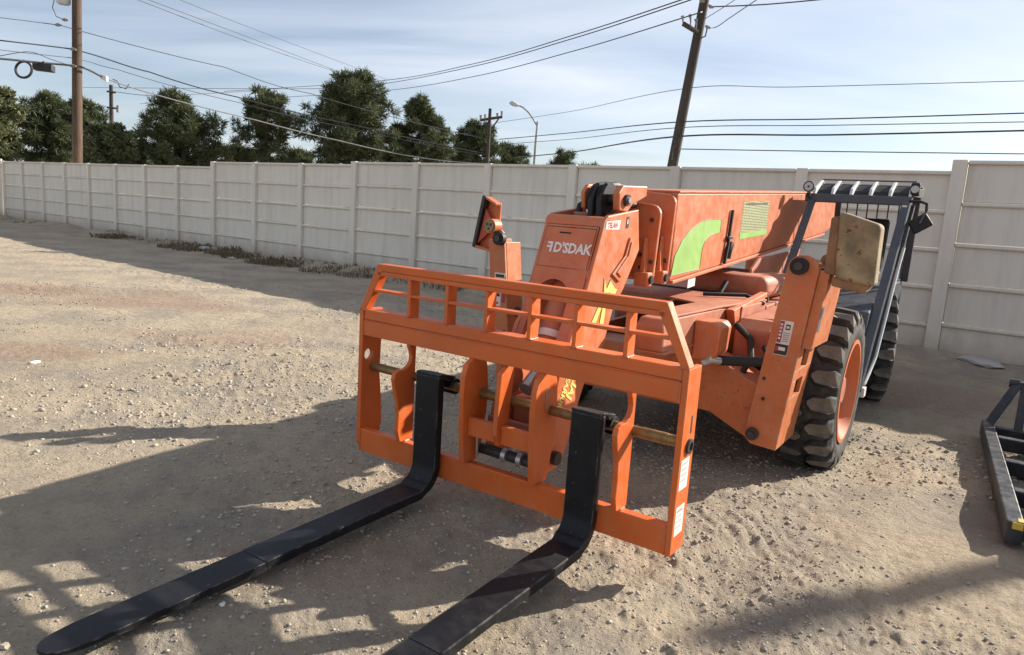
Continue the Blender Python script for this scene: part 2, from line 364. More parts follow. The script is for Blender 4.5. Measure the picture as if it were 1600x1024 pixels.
FA, FB = 14.02, -0.740                        # fence line: y = FA + FB x
FD = Vector((1, FB, 0)).normalized(); FN = Vector((-FD.y, FD.x, 0))   # along, and away from the viewer
if FN.y < 0: FN = -FN
FP0 = Vector((0, FA, 0))
def fence_pt(s, off=0.0, z=0.0): return FP0 + FD * s + FN * off + Vector((0, 0, z))

def to_machine(x, y):
    dx, dy = x - MO.x, y - MO.y
    return dx * MX.x + dy * MX.y, dx * MY.x + dy * MY.y
def height(x, y):
    x = np.asarray(x, float); y = np.asarray(y, float); r = np.hypot(x, y)
    h = 0.030 * vnoise(x * 0.45, y * 0.45, 3) + 0.024 * vnoise(x * 1.3 + 5, y * 1.3, 4) + 0.016 * vnoise(x * 3.1, y * 3.1 + 9, 5)
    rough = np.clip(0.55 + 2.6 * vnoise(x * 0.8 + 3, y * 0.8, 6), 0.14, 1.25)
    d = 0.016 * vnoise(x * 8, y * 8, 7) + 0.015 * vnoise(x * 17, y * 17, 8) + 0.011 * vnoise(x * 37, y * 37, 9) + 0.007 * vnoise(x * 80, y * 80, 10)
    clod = np.clip(vnoise(x * 11 + 4, y * 11, 12) - 0.26, 0, 1) * 0.07
    h = h + (d + clod) * rough * 0.85
    mx_, my_ = to_machine(x, y)
    # wheel-sunk ground round the front tyre, flat under the forks
    h = h - 0.065 * np.exp(-(((mx_ - 1.15) / 0.45) ** 2 + ((my_ - 2.5) / 0.65) ** 2)) - 0.05 * np.exp(-(((mx_ + 1.15) / 0.45) ** 2 + ((my_ - 2.5) / 0.65) ** 2))
    # tread prints left by a tyre, right of the carriage
    a = ground_np(1075, 805); b = ground_np(1230, 905)
    ux, uy = (b[0] - a[0]), (b[1] - a[1]); L = math.hypot(ux, uy); ux /= L; uy /= L
    t = (x - a[0]) * ux + (y - a[1]) * uy; q = -(x - a[0]) * uy + (y - a[1]) * ux
    m = np.exp(-((q - 0.16) / 0.20) ** 4) * np.clip((t + 0.15) / 0.15, 0, 1) * np.clip((L + 0.25 - t) / 0.2, 0, 1)
    h = h + m * 0.007 * np.clip(0.5 + 2.2 * vnoise(x * 2.2, y * 2.2, 51), 0, 1.3) * np.sin((t * 0.35 + q) * 2 * math.pi / 0.095)
    # second faint run of ruts across the middle of the yard
    for (p0, p1, wd, dp) in (((0, 560), (560, 520), 0.25, 0.018), ((1240, 860), (1560, 800), 0.15, 0.02), ((0, 455), (330, 470), 0.3, 0.03), ((1010, 1020), (1420, 690), 0.13, 0.014), ((1330, 1020), (1520, 700), 0.13, 0.012), ((60, 620), (520, 590), 0.2, 0.018)):
        a = ground_np(*p0); b = ground_np(*p1); ux, uy = b[0] - a[0], b[1] - a[1]; L = math.hypot(ux, uy); ux /= L; uy /= L
        q = -(x - a[0]) * uy + (y - a[1]) * ux + 0.35 * vnoise(x * 0.6, y * 0.6, 21)
        h = h - dp * np.exp(-(q / wd) ** 2) + dp * 0.8 * np.exp(-((q - wd * 1.6) / (wd * 0.7)) ** 2)
    # soil banked against the wall
    s = (x - FP0.x) * FN.x + (y - FP0.y) * FN.y
    h = h + (0.10 + 0.20 * vnoise(x * 0.9, y * 0.9, 14)) * np.exp(-((s + 0.15) / 0.40) ** 2) * (s < 0.6)
    return h
def ground_np(px, py):
    g = ground_spot(px, py); return (g.x, g.y)

# ------------------------------------------------------------------ ground
def make_ground():
    fine = np.linspace(math.radians(-8), math.radians(188 - 0), 40)
    a_f = np.linspace(math.radians(90 - 47), math.radians(90 + 47), 760)
    a_c = np.linspace(math.radians(90 + 47), math.radians(90 - 47 + 360), 90)[1:-1]
    ang = np.concatenate([a_f, a_c])
    rad = np.concatenate([[0.25], np.exp(np.linspace(math.log(0.9), math.log(46), 600)), [60, 85, 130, 220, 400, 800, 1500]])
    R, A = np.meshgrid(rad, ang, indexing='ij')
    X = R * np.cos(A); Y = R * np.sin(A); Z = height(X, Y) * np.clip((60 - R) / 15, 0, 1)
    nr, na = R.shape
    verts = np.stack([X, Y, Z], -1).reshape(-1, 3)
    i, j = np.meshgrid(np.arange(nr - 1), np.arange(na), indexing='ij')
    a = (i * na + j).ravel(); b = (i * na + (j + 1) % na).ravel()
    quads = np.stack([a, a + na, b + na, b], -1)
    me = bpy.data.meshes.new('ground')
    nv = len(verts) + 1; verts = np.vstack([verts, [[0, 0, 0]]])
    tris = np.stack([np.full(na, nv - 1), np.arange(na), (np.arange(na) + 1) % na], -1)
    me.vertices.add(nv); me.vertices.foreach_set('co', verts.ravel())
    loops = np.concatenate([quads.ravel(), tris.ravel()]); me.loops.add(len(loops)); me.loops.foreach_set('vertex_index', loops)
    nq, ntr = len(quads), len(tris); me.polygons.add(nq + ntr)
    me.polygons.foreach_set('loop_start', np.concatenate([np.arange(nq) * 4, nq * 4 + np.arange(ntr) * 3]))
    me.polygons.foreach_set('loop_total', np.concatenate([np.full(nq, 4), np.full(ntr, 3)]))
    me.update(calc_edges=True); me.validate()
    # redder earth patches
    P = np.zeros(nv); x, y = verts[:, 0], verts[:, 1]
    for (px, py, wx, wy, amt) in ((110, 460, 2.6, 0.9, 0.8), (70, 545, 1.0, 0.45, 0.7), (350, 530, 1.2, 0.5, 0.5), (1450, 620, 1.6, 0.7, 0.55), (30, 370, 2.6, 0.7, 0.5), (640, 470, 2.0, 0.6, 0.4), (520, 870, 0.5, 0.3, 0.35)):
        g = ground_np(px, py); q = ((x - g[0]) / wx) ** 2 + ((y - g[1]) / wy) ** 2
        P = np.maximum(P, amt * np.clip(1.3 - q + 1.6 * vnoise(x * 1.4, y * 1.4, 31), 0, 1))
    at = me.attributes.new('patch', 'FLOAT', 'POINT'); at.data.foreach_set('value', P.astype(np.float32))
    me.materials.append(M['dirt'])
    for p in (): pass
    o = bpy.data.objects.new('ground', me); COL.objects.link(o); o['kind'] = 'structure'
    me.polygons.foreach_set('use_smooth', np.ones(nq + ntr, bool))
    return o
make_ground()

def ico():
    bm = bmesh.new(); bmesh.ops.create_icosphere(bm, subdivisions=1, radius=1.0)
    v = np.array([tuple(p.co) for p in bm.verts]); f = np.array([[q.index for q in p.verts] for p in bm.faces]); bm.free(); return v, f
def np_mesh(name, verts, faces, mat):
    me = bpy.data.meshes.new(name); k = faces.shape[1]
    me.vertices.add(len(verts)); me.vertices.foreach_set('co', np.asarray(verts, np.float32).ravel())
    me.loops.add(faces.size); me.loops.foreach_set('vertex_index', faces.ravel().astype(np.int32))
    me.polygons.add(len(faces)); me.polygons.foreach_set('loop_start', np.arange(len(faces)) * k); me.polygons.foreach_set('loop_total', np.full(len(faces), k))
    me.update(calc_edges=True); me.materials.append(M[mat]); return me

def make_gravel():
    iv, jf = ico(); n = 85000
    r = np.exp(rng.uniform(math.log(1.5), math.log(14), n)); a = rng.uniform(math.radians(90 - 44), math.radians(90 + 44), n)
    x, y = r * np.cos(a), r * np.sin(a)
    dens = vnoise(x * 0.8 + 3, y * 0.8, 6) * 1.3 + vnoise(x * 0.35, y * 0.35, 17) + 0.32 + 0.35 * vnoise(x * 2.5, y * 2.5, 19)
    keep = rng.uniform(0, 1, n) < np.clip(dens, 0.03, 1)
    s = (x - FP0.x) * FN.x + (y - FP0.y) * FN.y; keep &= s < -0.2
    x, y, r = x[keep], y[keep], r[keep]; n = len(x)
    size = 0.0026 + 0.0036 * rng.exponential(0.8, n); size = np.clip(size, 0.0025, 0.014) * np.clip(r / 3.6, 0.75, 1.7)
    z = height(x, y) + size * 0.15
    V = np.repeat(iv[None], n, 0) * rng.uniform(0.62, 1.25, (n, len(iv), 1)) * (size[:, None, None] * rng.uniform(0.65, 1.2, (n, 1, 3)) * np.array([1, 1, 0.72]))
    th = rng.uniform(0, 6.28, n); c_, s_ = np.cos(th)[:, None], np.sin(th)[:, None]
    X = V[:, :, 0] * c_ - V[:, :, 1] * s_ + x[:, None]; Y = V[:, :, 0] * s_ + V[:, :, 1] * c_ + y[:, None]; Z = V[:, :, 2] + z[:, None]
    P = np.stack([X, Y, Z], -1).reshape(-1, 3); Fc = (jf[None] + (np.arange(n) * len(iv))[:, None, None]).reshape(-1, 3)
    o = bpy.data.objects.new('gravel', np_mesh('gravel', P, Fc, 'stones')); COL.objects.link(o)
    o['kind'] = 'stuff'; o['label'] = 'loose tan gravel and clods scattered over the dirt yard'; o['category'] = 'gravel'
make_gravel()

# ------------------------------------------------------------------ fence of precast posts and slabs
def make_fence():
    step = 2.02; s_last = 7.27
    ss = [s_last - step * i for i in range(-4, 18)]          # index 0 is off to the right
    ss = sorted(ss)
    lab = 'long pale painted precast concrete wall of posts and stacked slabs'
    t = thing('precast_wall', lab, 'wall', tuple(fence_pt(0)), machine=False)
    t.rotation_euler = (0, 0, math.atan2(FD.y, FD.x))
    def post_mesh(h):
        m = MB(); m.prism([(-0.085, -0.10), (0.085, -0.10), (0.085, 0.10), (-0.085, 0.10)], 'z', -0.15, h); return m
    def hgt(s):                                             # stepped tops
        if s < -11.0: return 2.38
        if s < -5.0: return 2.52
        if s < 7.0: return 2.58
        return 2.72
    cache = {}
    def put(key, mk, name, loc):
        if key not in cache:
            me_o = mk().build(name, 'fence', None, bevel=0.008, segs=1); cache[key] = me_o.data
            o = me_o
        else:
            o = bpy.data.objects.new(name, cache[key]); COL.objects.link(o)
            md = o.modifiers.new('bevel', 'BEVEL'); md.width = 0.008; md.segments = 1; md.limit_method = 'ANGLE'
        o.parent = t; o.location = loc; return o
    jr = random.Random(4)
    for k, s in enumerate(ss):
        h = max(hgt(s - 0.3), hgt(s + 0.3))
        o = put(('post', h), lambda: post_mesh(h + 0.004), 'post', (s, 0, 0)); o.rotation_euler = (jr.uniform(-.004, .004), jr.uniform(-.004, .004), 0)
        if k == len(ss) - 1: break
        hb = hgt((s + ss[k + 1]) / 2); n = 5; ph = hb / n; w = ss[k + 1] - s
        for i in range(n):
            def slab(ph=ph, top=(i == n - 1), bot=(i == 0)):
                m = MB(); z0 = -0.15 if bot else 0.003
                y0 = -0.022
                # face with a proud ledge along its top edge
                lip = 0.042 if not top else 0.05
                m.prism([(y0, z0), (0.045, z0), (0.045, ph - 0.002), (y0 - lip, ph - 0.002), (y0 - lip, ph - 0.048), (y0, ph - 0.064)], 'x', 0.087, step - 0.087)
                return m
            o = put(('slab', round(ph, 4), i == n - 1, i == 0), slab, 'slab', (s, jr.uniform(-.004, .004), ph * i))
    # short return at the far corner
    s0 = ss[0]
    u = thing('corner_wall', 'short return of the pale slab wall at the far left corner', 'wall', tuple(fence_pt(s0 - 0.3, -0.1)), machine=False)
    u.rotation_euler = (0, 0, math.atan2(FD.y, FD.x) + math.radians(62))
    for k in range(4):
        if k < 3:
            for i in range(5):
                m = MB(); z0 = 0.49 * i; m.prism([(-0.03, z0 + .003 if i else -.1), (0.03, z0 + .003 if i else -.1), (0.03, z0 + .486), (-0.055, z0 + .486), (-0.055, z0 + .45), (-0.03, z0 + .43)], 'x', -2.02 * (k + 1) + 0.09, -2.02 * k - 0.09)
                BASE[u.name] = Vector((0, 0, 0)); m.build('slab', 'fence', u, bevel=0.006, segs=1)
        m = MB(); m.box(-2.02 * k - 0.088, -2.02 * k + 0.088, -0.09, 0.09, -0.1, 2.47); m.build('post', 'fence', u, bevel=0.008, segs=1)
make_fence()

def make_weeds():
    V = []; Fc = []
    def tuft(x, y, n, hh, rr):
        for _ in range(n):
            a = rnd.uniform(0, 6.28); d = rr * math.sqrt(rnd.random()); bx, by = x + d * math.cos(a), y + d * math.sin(a)
            h = hh * rnd.uniform(0.35, 1.1); le = rnd.uniform(-0.6, 0.6) * h; a2 = rnd.uniform(0, 6.28); w = rnd.uniform(0.006, 0.016)
            z = float(height(bx, by)) - 0.01; k = len(V); dx, dy = math.cos(a2), math.sin(a2)
            V.extend([(bx - dy * w, by + dx * w, z), (bx + dy * w, by - dx * w, z), (bx + dx * le * .5, by + dy * le * .5, z + h * .7), (bx + dx * le, by + dy * le, z + h * rnd.uniform(.55, 1))])
            Fc.append((k, k + 1, k + 2)); Fc.append((k + 1, k + 3, k + 2))
    for _ in range(300):
        s = rnd.uniform(-27, 12); dn = 0.30 + 1.5 * float(vnoise(np.array(s * 0.45), np.array(2.0), 41))
        if s > 4: dn *= 0.4
        if rnd.random() > dn: continue
        p = fence_pt(s, -rnd.uniform(0.15, 0.75)); tuft(p.x, p.y, rnd.randint(15, 45), rnd.uniform(0.04, 0.13), rnd.uniform(0.12, 0.40))
    for (px, py, n, h) in ((170, 372, 300, 0.3), (190, 374, 200, 0.22), (275, 388, 260, 0.26), (300, 392, 260, 0.28), (350, 398, 320, 0.30), (375, 403, 300, 0.30), (415, 412, 320, 0.28), (440, 415, 320, 0.28), (500, 425, 220, 0.2), (560, 432, 220, 0.2), (700, 452, 200, .25)):
        g = ground_np(px, py); tuft(g[0], g[1], n, h * 0.62, 0.5)
    for _ in range(26):
        g = ground_np(rnd.uniform(0, 230), rnd.uniform(455, 520)); tuft(g[0], g[1], 8, 0.04, 0.10)
    o = bpy.data.objects.new('dry_weeds', np_mesh('dry_weeds', np.array(V), np.array(Fc), 'weeds')); COL.objects.link(o)
    o['kind'] = 'stuff'; o['label'] = 'dry brown weeds growing along the foot of the wall'; o['category'] = 'weeds'
make_weeds()

def rubble(name, label, cat, px, py, size, mat):
    g = ground_np(px, py); z = float(height(*g)); bm = bmesh.new(); bmesh.ops.create_icosphere(bm, subdivisions=2, radius=1)
    r = random.Random(px)
    for v in bm.verts:
        k = 1 + r.uniform(-0.22, 0.22); v.co = Vector((v.co.x * size[0] * k, v.co.y * size[1] * k, max(-0.6, min(0.75, v.co.z * k)) * size[2]))
    me = bpy.data.meshes.new(name); bm.to_mesh(me); bm.free(); me.materials.append(M[mat])
    o = bpy.data.objects.new(name, me); COL.objects.link(o); o.location = (g[0], g[1], z + size[2] * 0.3); o.rotation_euler = (0, 0, r.uniform(0, 3)); tag(o, label, cat)
    return o
o = rubble('concrete_chunk', 'flat pale broken concrete slab at the foot of the wall, far right', 'rubble', 1532, 580, (0.26, 0.15, 0.05), 'concrete'); o.rotation_euler = (0.1, 0.05, -0.7)
rubble('concrete_chunk', 'small pale lump at the wall beside the tallest weeds', 'rubble', 362, 405, (0.13, 0.08, 0.06), 'concrete')
rubble('concrete_chunk', 'pale chunk lying in the weeds at the wall, farthest left', 'rubble', 204, 373, (0.30, 0.10, 0.07), 'concrete')
rubble('concrete_chunk', 'pale chunk between two posts left of the tallest weeds', 'rubble', 322, 393, (0.20, 0.12, 0.08), 'concrete')
rubble('white_stone', 'small white stone beside the left fork shadow', 'stone', 347, 950, (0.016, 0.012, 0.010), 'label_white')
rubble('pale_stone', 'pale stone lying near the bottom left corner of the yard', 'stone', 8, 1018, (0.02, 0.015, 0.012), 'stones')
rubble('white_stone', 'white scrap on the sunlit gravel at the far left', 'stone', 55, 568, (0.05, 0.03, 0.02), 'label_white')

# ------------------------------------------------------------------ trees beyond the wall
def leaf_cloud(cl, per, ln, wd, up=0.25):
    """cl: array of clump (x,y,z,r); blades spread through every clump"""
    V = []; cl = np.asarray(cl)
    n = int(per * len(cl)); idx = rng.integers(0, len(cl), n)
    d = rng.normal(0, 1, (n, 3)); d /= np.linalg.norm(d, axis=1)[:, None]
    rad = rng.uniform(0.25, 1.0, n) ** 0.6
    C = cl[idx, :3] + d * (rad * cl[idx, 3])[:, None] * np.array([1, 1, 0.62])
    a = d * 0.8 + rng.normal(0, 0.6, (n, 3)) + np.array([0, 0, up]); a /= np.linalg.norm(a, axis=1)[:, None]
    b = np.cross(a, rng.normal(0, 1, (n, 3))); b /= np.linalg.norm(b, axis=1)[:, None]
    L = ln * rng.uniform(0.6, 1.3, n)[:, None]; Wd = wd * rng.uniform(0.6, 1.3, n)[:, None]
    P = np.stack([C - b * Wd, C + b * Wd, C + a * L + b * Wd * 0.5, C + a * L - b * Wd * 0.5], 1).reshape(-1, 3)
    Fq = np.arange(n * 4).reshape(-1, 4); return P, Fq

def tree(label, px, D, top, prof, leaf, name='pine_tree', clumps=70, per=170, cr=0.55, seed=1, gap=0.0, base_py=None, trunk_r=0.22, ln=0.33, wd=0.024, lean=0):
    """prof: (photo y, left x, right x) rows of the crown outline, turned into metres at distance D"""
    r = random.Random(seed); k = D / F_PX
    g = spot(px, 300, D); base = Vector((g.x, g.y, 0))
    t = thing(name, label, 'tree', tuple(base), group='trees beyond the wall', machine=False); BASE[t.name] = Vector((0, 0, 0))
    rows = [(spot(px, y, D).z, (l_ - px) * k, (r_ - px) * k) for (y, l_, r_) in prof]; rows.sort()
    ztop = rows[-1][0]; z0 = rows[0][0]
    def span(z):
        for i in range(len(rows) - 1):
            if rows[i][0] <= z <= rows[i + 1][0]:
                f = (z - rows[i][0]) / (rows[i + 1][0] - rows[i][0]); return rows[i][1] * (1 - f) + rows[i + 1][1] * f, rows[i][2] * (1 - f) + rows[i + 1][2] * f
        return rows[-1][1], rows[-1][2]
    tr = MB(); tp = []
    tw = 0.0
    for i in range(9):
        f = i / 8; z = -0.3 + (ztop * 0.94 + 0.3) * f; a, b = span(max(z, z0)); tw = (a + b) / 2 * f * 0.8
        tp.append((tw + r.uniform(-.12, .12) * f, r.uniform(-.15, .15) * f, z))
    tr.path(tp, [trunk_r * (1 - 0.85 * i / 8) + 0.02 for i in range(9)], 7)
    def trunk_at(z):
        f = min(0.999, max(0, (z + 0.3) / (ztop * 0.94 + 0.3))) * 8; i = int(f); f -= i
        return Vector(tp[i]).lerp(Vector(tp[i + 1]), f)
    cl = []
    nb = max(10, int(clumps * 0.62))
    for i in range(nb):
        f = (i + r.random()) / nb; z = z0 + (ztop - z0) * f ** 0.9
        a, b = span(z); an = i * 2.4 + r.uniform(-.5, .5); hw = (b - a) / 2; m = (a + b) / 2
        if r.random() < 0.10 + gap * 0.9: continue
        # limb length follows the outline, with long and short limbs so the edge stays ragged
        q = r.choice((0.5, 0.68, 0.84, 0.96)) * r.uniform(0.9, 1.08)
        tip = Vector((m + math.cos(an) * hw * q, math.sin(an) * hw * 0.9 * q, z))
        zs = max(0.6, z - r.uniform(0.25, 0.9) * (0.4 + hw * 0.35)); p0 = trunk_at(min(zs, ztop * 0.9))
        mid = p0.lerp(tip, 0.55) + Vector((0, 0, r.uniform(-.25, .05)))
        tr.path([p0, mid, tip], [0.055, 0.035, 0.01], 5)
        k2 = 2 + int(3 * min(1, hw / 2.5))
        for kk in range(k2):
            ff = 0.42 + 0.58 * (kk + r.random() * .6) / k2
            p = (p0.lerp(mid, ff / 0.55) if ff < 0.55 else mid.lerp(tip, (ff - 0.55) / 0.45)); c0 = cr * r.uniform(0.24, 0.56) * (1.0 if ff < .8 else 0.72)
            cl.append((p.x + r.uniform(-.4, .4), p.y + r.uniform(-.4, .4), min(p.z + r.uniform(-.15, .4), ztop - c0 * .4), c0))
    for kk in range(4): cl.append((trunk_at(ztop * .93).x + r.uniform(-.25, .25), r.uniform(-.25, .25), ztop - r.uniform(.25, .8), cr * r.uniform(.35, .55)))
    per = per * clumps / max(1, len(cl)) * 1.1
    tr.build('trunk', 'bark', t)
    P, Fq = leaf_cloud(cl, per, ln, wd)
    me = np_mesh('crown', P, Fq, leaf); c_ = bpy.data.objects.new('crown', me); COL.objects.link(c_); c_.parent = t
    return t
tree('tall dense dark pine standing highest above the middle of the wall', 543, 44, 113, [(262, 478, 600), (230, 474, 608), (190, 478, 612), (165, 480, 606), (150, 484, 606), (132, 500, 600), (113, 530, 578)], 'pine', clumps=150, per=190, cr=0.75, seed=3)
tree('flat-topped umbrella pine with bare limbs left of the tallest pine', 412, 44, 143, [(258, 372, 465), (232, 365, 470), (212, 364, 482), (195, 358, 478), (175, 356, 470), (158, 372, 452), (143, 395, 442)], 'pine', clumps=80, per=170, cr=0.62, seed=25, gap=0.16)
tree('broad dark pine right of the short dark pole', 286, 42, 145, [(262, 228, 352), (232, 216, 366), (205, 214, 356), (185, 226, 340), (165, 238, 312), (145, 246, 275)], 'pine', clumps=120, per=185, cr=0.7, seed=6, gap=0.08)
tree('pointed feathery conifer right of the tallest pine', 652, 46, 150, [(262, 600, 715), (240, 598, 722), (215, 606, 712), (195, 612, 700), (172, 622, 684), (150, 648, 662)], 'pine', clumps=95, per=165, cr=0.55, seed=8, gap=0.22)
tree('rounded dark pine left of the crossarm pole', 738, 50, 193, [(262, 690, 792), (240, 692, 796), (220, 702, 780), (205, 712, 770), (193, 728, 756)], 'pine', clumps=90, per=160, cr=0.6, seed=9, gap=0.1)
tree('low dark tree between the crossarm pole and the street lamp', 798, 52, 225, [(264, 768, 832), (248, 768, 832), (235, 776, 822), (226, 784, 806)], 'pine', clumps=55, per=120, cr=0.45, seed=10, gap=0.2)
tree('small lone bush showing above the wall right of the street lamp', 878, 48, 238, [(270, 858, 898), (252, 860, 897), (238, 868, 890)], 'pine', clumps=26, per=110, cr=0.32, seed=12, trunk_r=0.1)
tree('tiny pale bush just topping the wall left of the leaning pole', 920, 48, 256, [(272, 900, 940), (262, 905, 936), (256, 915, 926)], 'olive_leaf', clumps=12, per=80, cr=0.22, seed=13, trunk_r=0.08)
tree('yellow-green tree cut by the left edge of the picture', 4, 38, 135, [(258, -60, 30), (215, -70, 34), (185, -70, 30), (160, -60, 34), (135, -40, 20)], 'pale_leaf', name='broadleaf_tree', clumps=90, per=190, cr=0.7, seed=14, ln=0.24, wd=0.05)
tree('dark tree behind the left wooden pole, to its left', 78, 46, 150, [(262, 22, 140), (215, 24, 142), (185, 30, 138), (165, 42, 118), (150, 62, 100)], 'pine', name='broadleaf_tree', clumps=120, per=185, cr=0.72, seed=15, gap=0.05)
tree('green tree directly behind the left wooden pole', 132, 48, 155, [(262, 92, 178), (215, 92, 182), (185, 96, 172), (168, 104, 160), (155, 118, 146)], 'pine', name='broadleaf_tree', clumps=90, per=175, cr=0.7, seed=16, gap=0.1)
tree('paler olive tree between the wooden pole and the short dark pole', 166, 40, 192, [(262, 128, 206), (240, 124, 214), (218, 128, 210), (200, 140, 192), (192, 150, 178)], 'olive_leaf', name='broadleaf_tree', clumps=75, per=175, cr=0.5, seed=17, ln=0.22, wd=0.05)
tree('low grey-green tree right of the short dark pole', 203, 43, 208, [(262, 178, 240), (240, 178, 238), (222, 184, 226), (208, 194, 212)], 'olive_leaf', name='broadleaf_tree', clumps=50, per=150, cr=0.45, seed=18, ln=0.22, wd=0.05)
tree('low dark shrub line under the umbrella pine', 385, 50, 232, [(266, 340, 412), (250, 340, 410), (238, 352, 396), (232, 362, 384)], 'pine', name='dark_shrub', clumps=50, per=140, cr=0.45, seed=19, trunk_r=0.1)
tree('low dark shrub between umbrella pine and tallest pine', 462, 50, 236, [(266, 428, 500), (252, 430, 498), (242, 440, 488), (236, 452, 474)], 'pine', name='dark_shrub', clumps=45, per=140, cr=0.42, seed=20, trunk_r=0.1)
tree('low dark shrub left of the broad dark pine', 226, 50, 236, [(266, 196, 262), (252, 198, 260), (242, 208, 248), (236, 216, 238)], 'pine', name='dark_shrub', clumps=40, per=140, cr=0.42, seed=22, trunk_r=0.1)
tree('low dark tree between tallest pine and feathery conifer', 615, 52, 200, [(266, 575, 668), (240, 580, 660), (218, 592, 640), (200, 604, 622)], 'pine', clumps=70, per=160, cr=0.6, seed=23)

# ------------------------------------------------------------------ poles, lamp and wires
def pole(name, label, p0, p1, r0, r1, mat, cat='utility pole'):
    t = thing(name, label, cat, tuple(p0), machine=False); t.rotation_euler = (0, 0, 0)
    ax = (p1 - p0); m = MB(); n = 10
    m.path([p0 + ax * (i / n) for i in range(n + 1)], [r0 + (r1 - r0) * i / n for i in range(n + 1)], 14); m.build('shaft', mat, t, smooth=True)
    return t
def bars(t, items, mat, name, r=0.02, bevel=0):
    for pts in items: MB().path(pts, r, 7).build(name, mat, t, smooth=True)

LPD = 29.0
a = spot(121, 250, LPD); b = spot(120, 0, LPD)
ax = (b - a) / (b.z - a.z)
lp0 = a - ax * (a.z + 0.3); lp1 = a + ax * (9.6 - a.z)
t = pole('utility_pole', 'brown wooden utility pole with grey transformer behind the wall, far left', lp0, lp1, 0.20, 0.165, 'pole_wood')
cpos = spot(100, -14, LPD); m = MB(); m.path([cpos + Vector((0, -.05, -0.52)), cpos + Vector((0, -.05, -0.47)), cpos + Vector((0, -.05, 0.5)), cpos + Vector((0, -.05, 0.56))], [0.20, 0.25, 0.25, 0.2], 18); m.build('transformer', 'can_grey', t, smooth=True)
bars(t, [[cpos + Vector((0, 0, .2)), spot(120, -18, LPD)]], 'dark_steel', 'bracket', 0.04)
bars(t, [[spot(86, -5, LPD), spot(82, 12, LPD), spot(88, 26, LPD), spot(104, 33, LPD)]], 'cable_black', 'drop_wire', 0.015)
for (x, y) in ((90, 39), (101, 31), (113, 77), (113, 103)): MB().path([spot(x - 4, y, LPD - .3), spot(x, y, LPD - .3), spot(x + 6, y + 1, LPD - .3)], [.03, .07, .03], 8).build('insulator', 'insulator', t, smooth=True)

RPD = 24.0
a = spot(1051, 258, RPD); b = spot(1101, 0, RPD)
ax = (b - a) / (b.z - a.z)
rp0 = a - ax * (a.z + 0.3); rp1 = a + ax * (9.9 - a.z)
t = pole('utility_pole', 'dark leaning wooden utility pole with short crossarm behind the wall', rp0, rp1, 0.19, 0.145, 'pole_dark')
MB().path([spot(1067, 37, RPD - .3), spot(1090, 51, RPD - .25)], 0.075, 6).build('crossarm', 'pole_dark', t)
for (x, y, h) in ((1067, 36, 11), (1079, 40, 17), (1088, 46, 16)): MB().path([spot(x, y, RPD - .35), spot(x, y - h * .6, RPD - .35), spot(x - 1, y - h, RPD - .35)], [.02, .03, .055], 8).build('insulator', 'insulator', t, smooth=True)
bars(t, [[spot(1084, 50, RPD - .2), spot(1087, 57, RPD - .2), spot(1094, 60, RPD - .2), spot(1102, 57, RPD - .2), spot(1105, 45, RPD - .2)]], 'cable_black', 'jumper_wire', 0.022)
for (x, y) in ((1105, 43), (1110, 11), (1096, 2)): MB().path([spot(x - 3, y - 3, RPD - .3), spot(x, y, RPD - .3), spot(x + 5, y + 1, RPD - .3)], [.03, .06, .03], 8).build('insulator', 'insulator', t, smooth=True)
bars(t, [[spot(1049, 250, RPD - .25), spot(1051, 232, RPD - .25), spot(1056, 226, RPD - .25)]], 'cable_black', 'riser_wire', 0.03)

FPD = 38.0
a = spot(762, 258, FPD); b = spot(766, 170, FPD)
t = pole('utility_pole', 'distant dark utility pole with level crossarm above the wall', Vector((a.x, a.y, 0)), b, 0.105, 0.085, 'pole_dark')
MB().path([spot(750, 188, FPD - .2), spot(785, 183, FPD - .2)], 0.07, 4).build('crossarm', 'pole_dark', t)
for (x, y) in ((751, 183), (758, 182), (777, 180), (784, 177)): MB().path([spot(x, y + 4, FPD - .2), spot(x, y - 3, FPD - .2)], [.05, .07], 6).build('insulator', 'insulator', t)
MB().path([spot(768, 202, FPD - .15), spot(779, 186, FPD - .15)], 0.04, 5).build('brace', 'dark_steel', t)

a = spot(174, 252, 55); b = spot(173.5, 133, 55)
t = pole('utility_pole', 'short thin dark utility pole left of the broad pine', Vector((a.x, a.y, 0)), b, 0.19, 0.13, 'pole_dark')
for (x, y, w) in ((174, 143, 7), (176, 168, 9)): MB().path([spot(x - w, y, 54.8), spot(x + w, y + 2, 54.8)], 0.07, 4).build('crossarm', 'pole_dark', t)
bars(t, [[spot(184, 165, 54.7), spot(184, 176, 54.7)]], 'insulator', 'insulator', 0.10)

SLD = 50.0
a = spot(834, 258, SLD); b = spot(840, 190, SLD)
t = thing('street_lamp', 'slim grey street lamp with curved arm rising above the wall', 'street lamp', (a.x, a.y, 0), machine=False)
MB().path([Vector((a.x, a.y, 0)), spot(837, 225, SLD), b], [0.11, 0.09, 0.07], 10).build('post', 'galvanised', t, smooth=True)
arm = [spot(838.5, 196, SLD), spot(833, 186, SLD), spot(826, 176, SLD), spot(817, 168, SLD), spot(808, 164, SLD)]
MB().path(arm, 0.055, 8).build('arm', 'galvanised', t, smooth=True)
hd = [spot(811, 165.5, SLD), spot(806, 163.5, SLD), spot(800, 161.5, SLD), spot(796, 161, SLD)]
MB().path(hd, [0.06, 0.16, 0.17, 0.05], 10).build('lamp_head', 'can_grey', t, smooth=True)

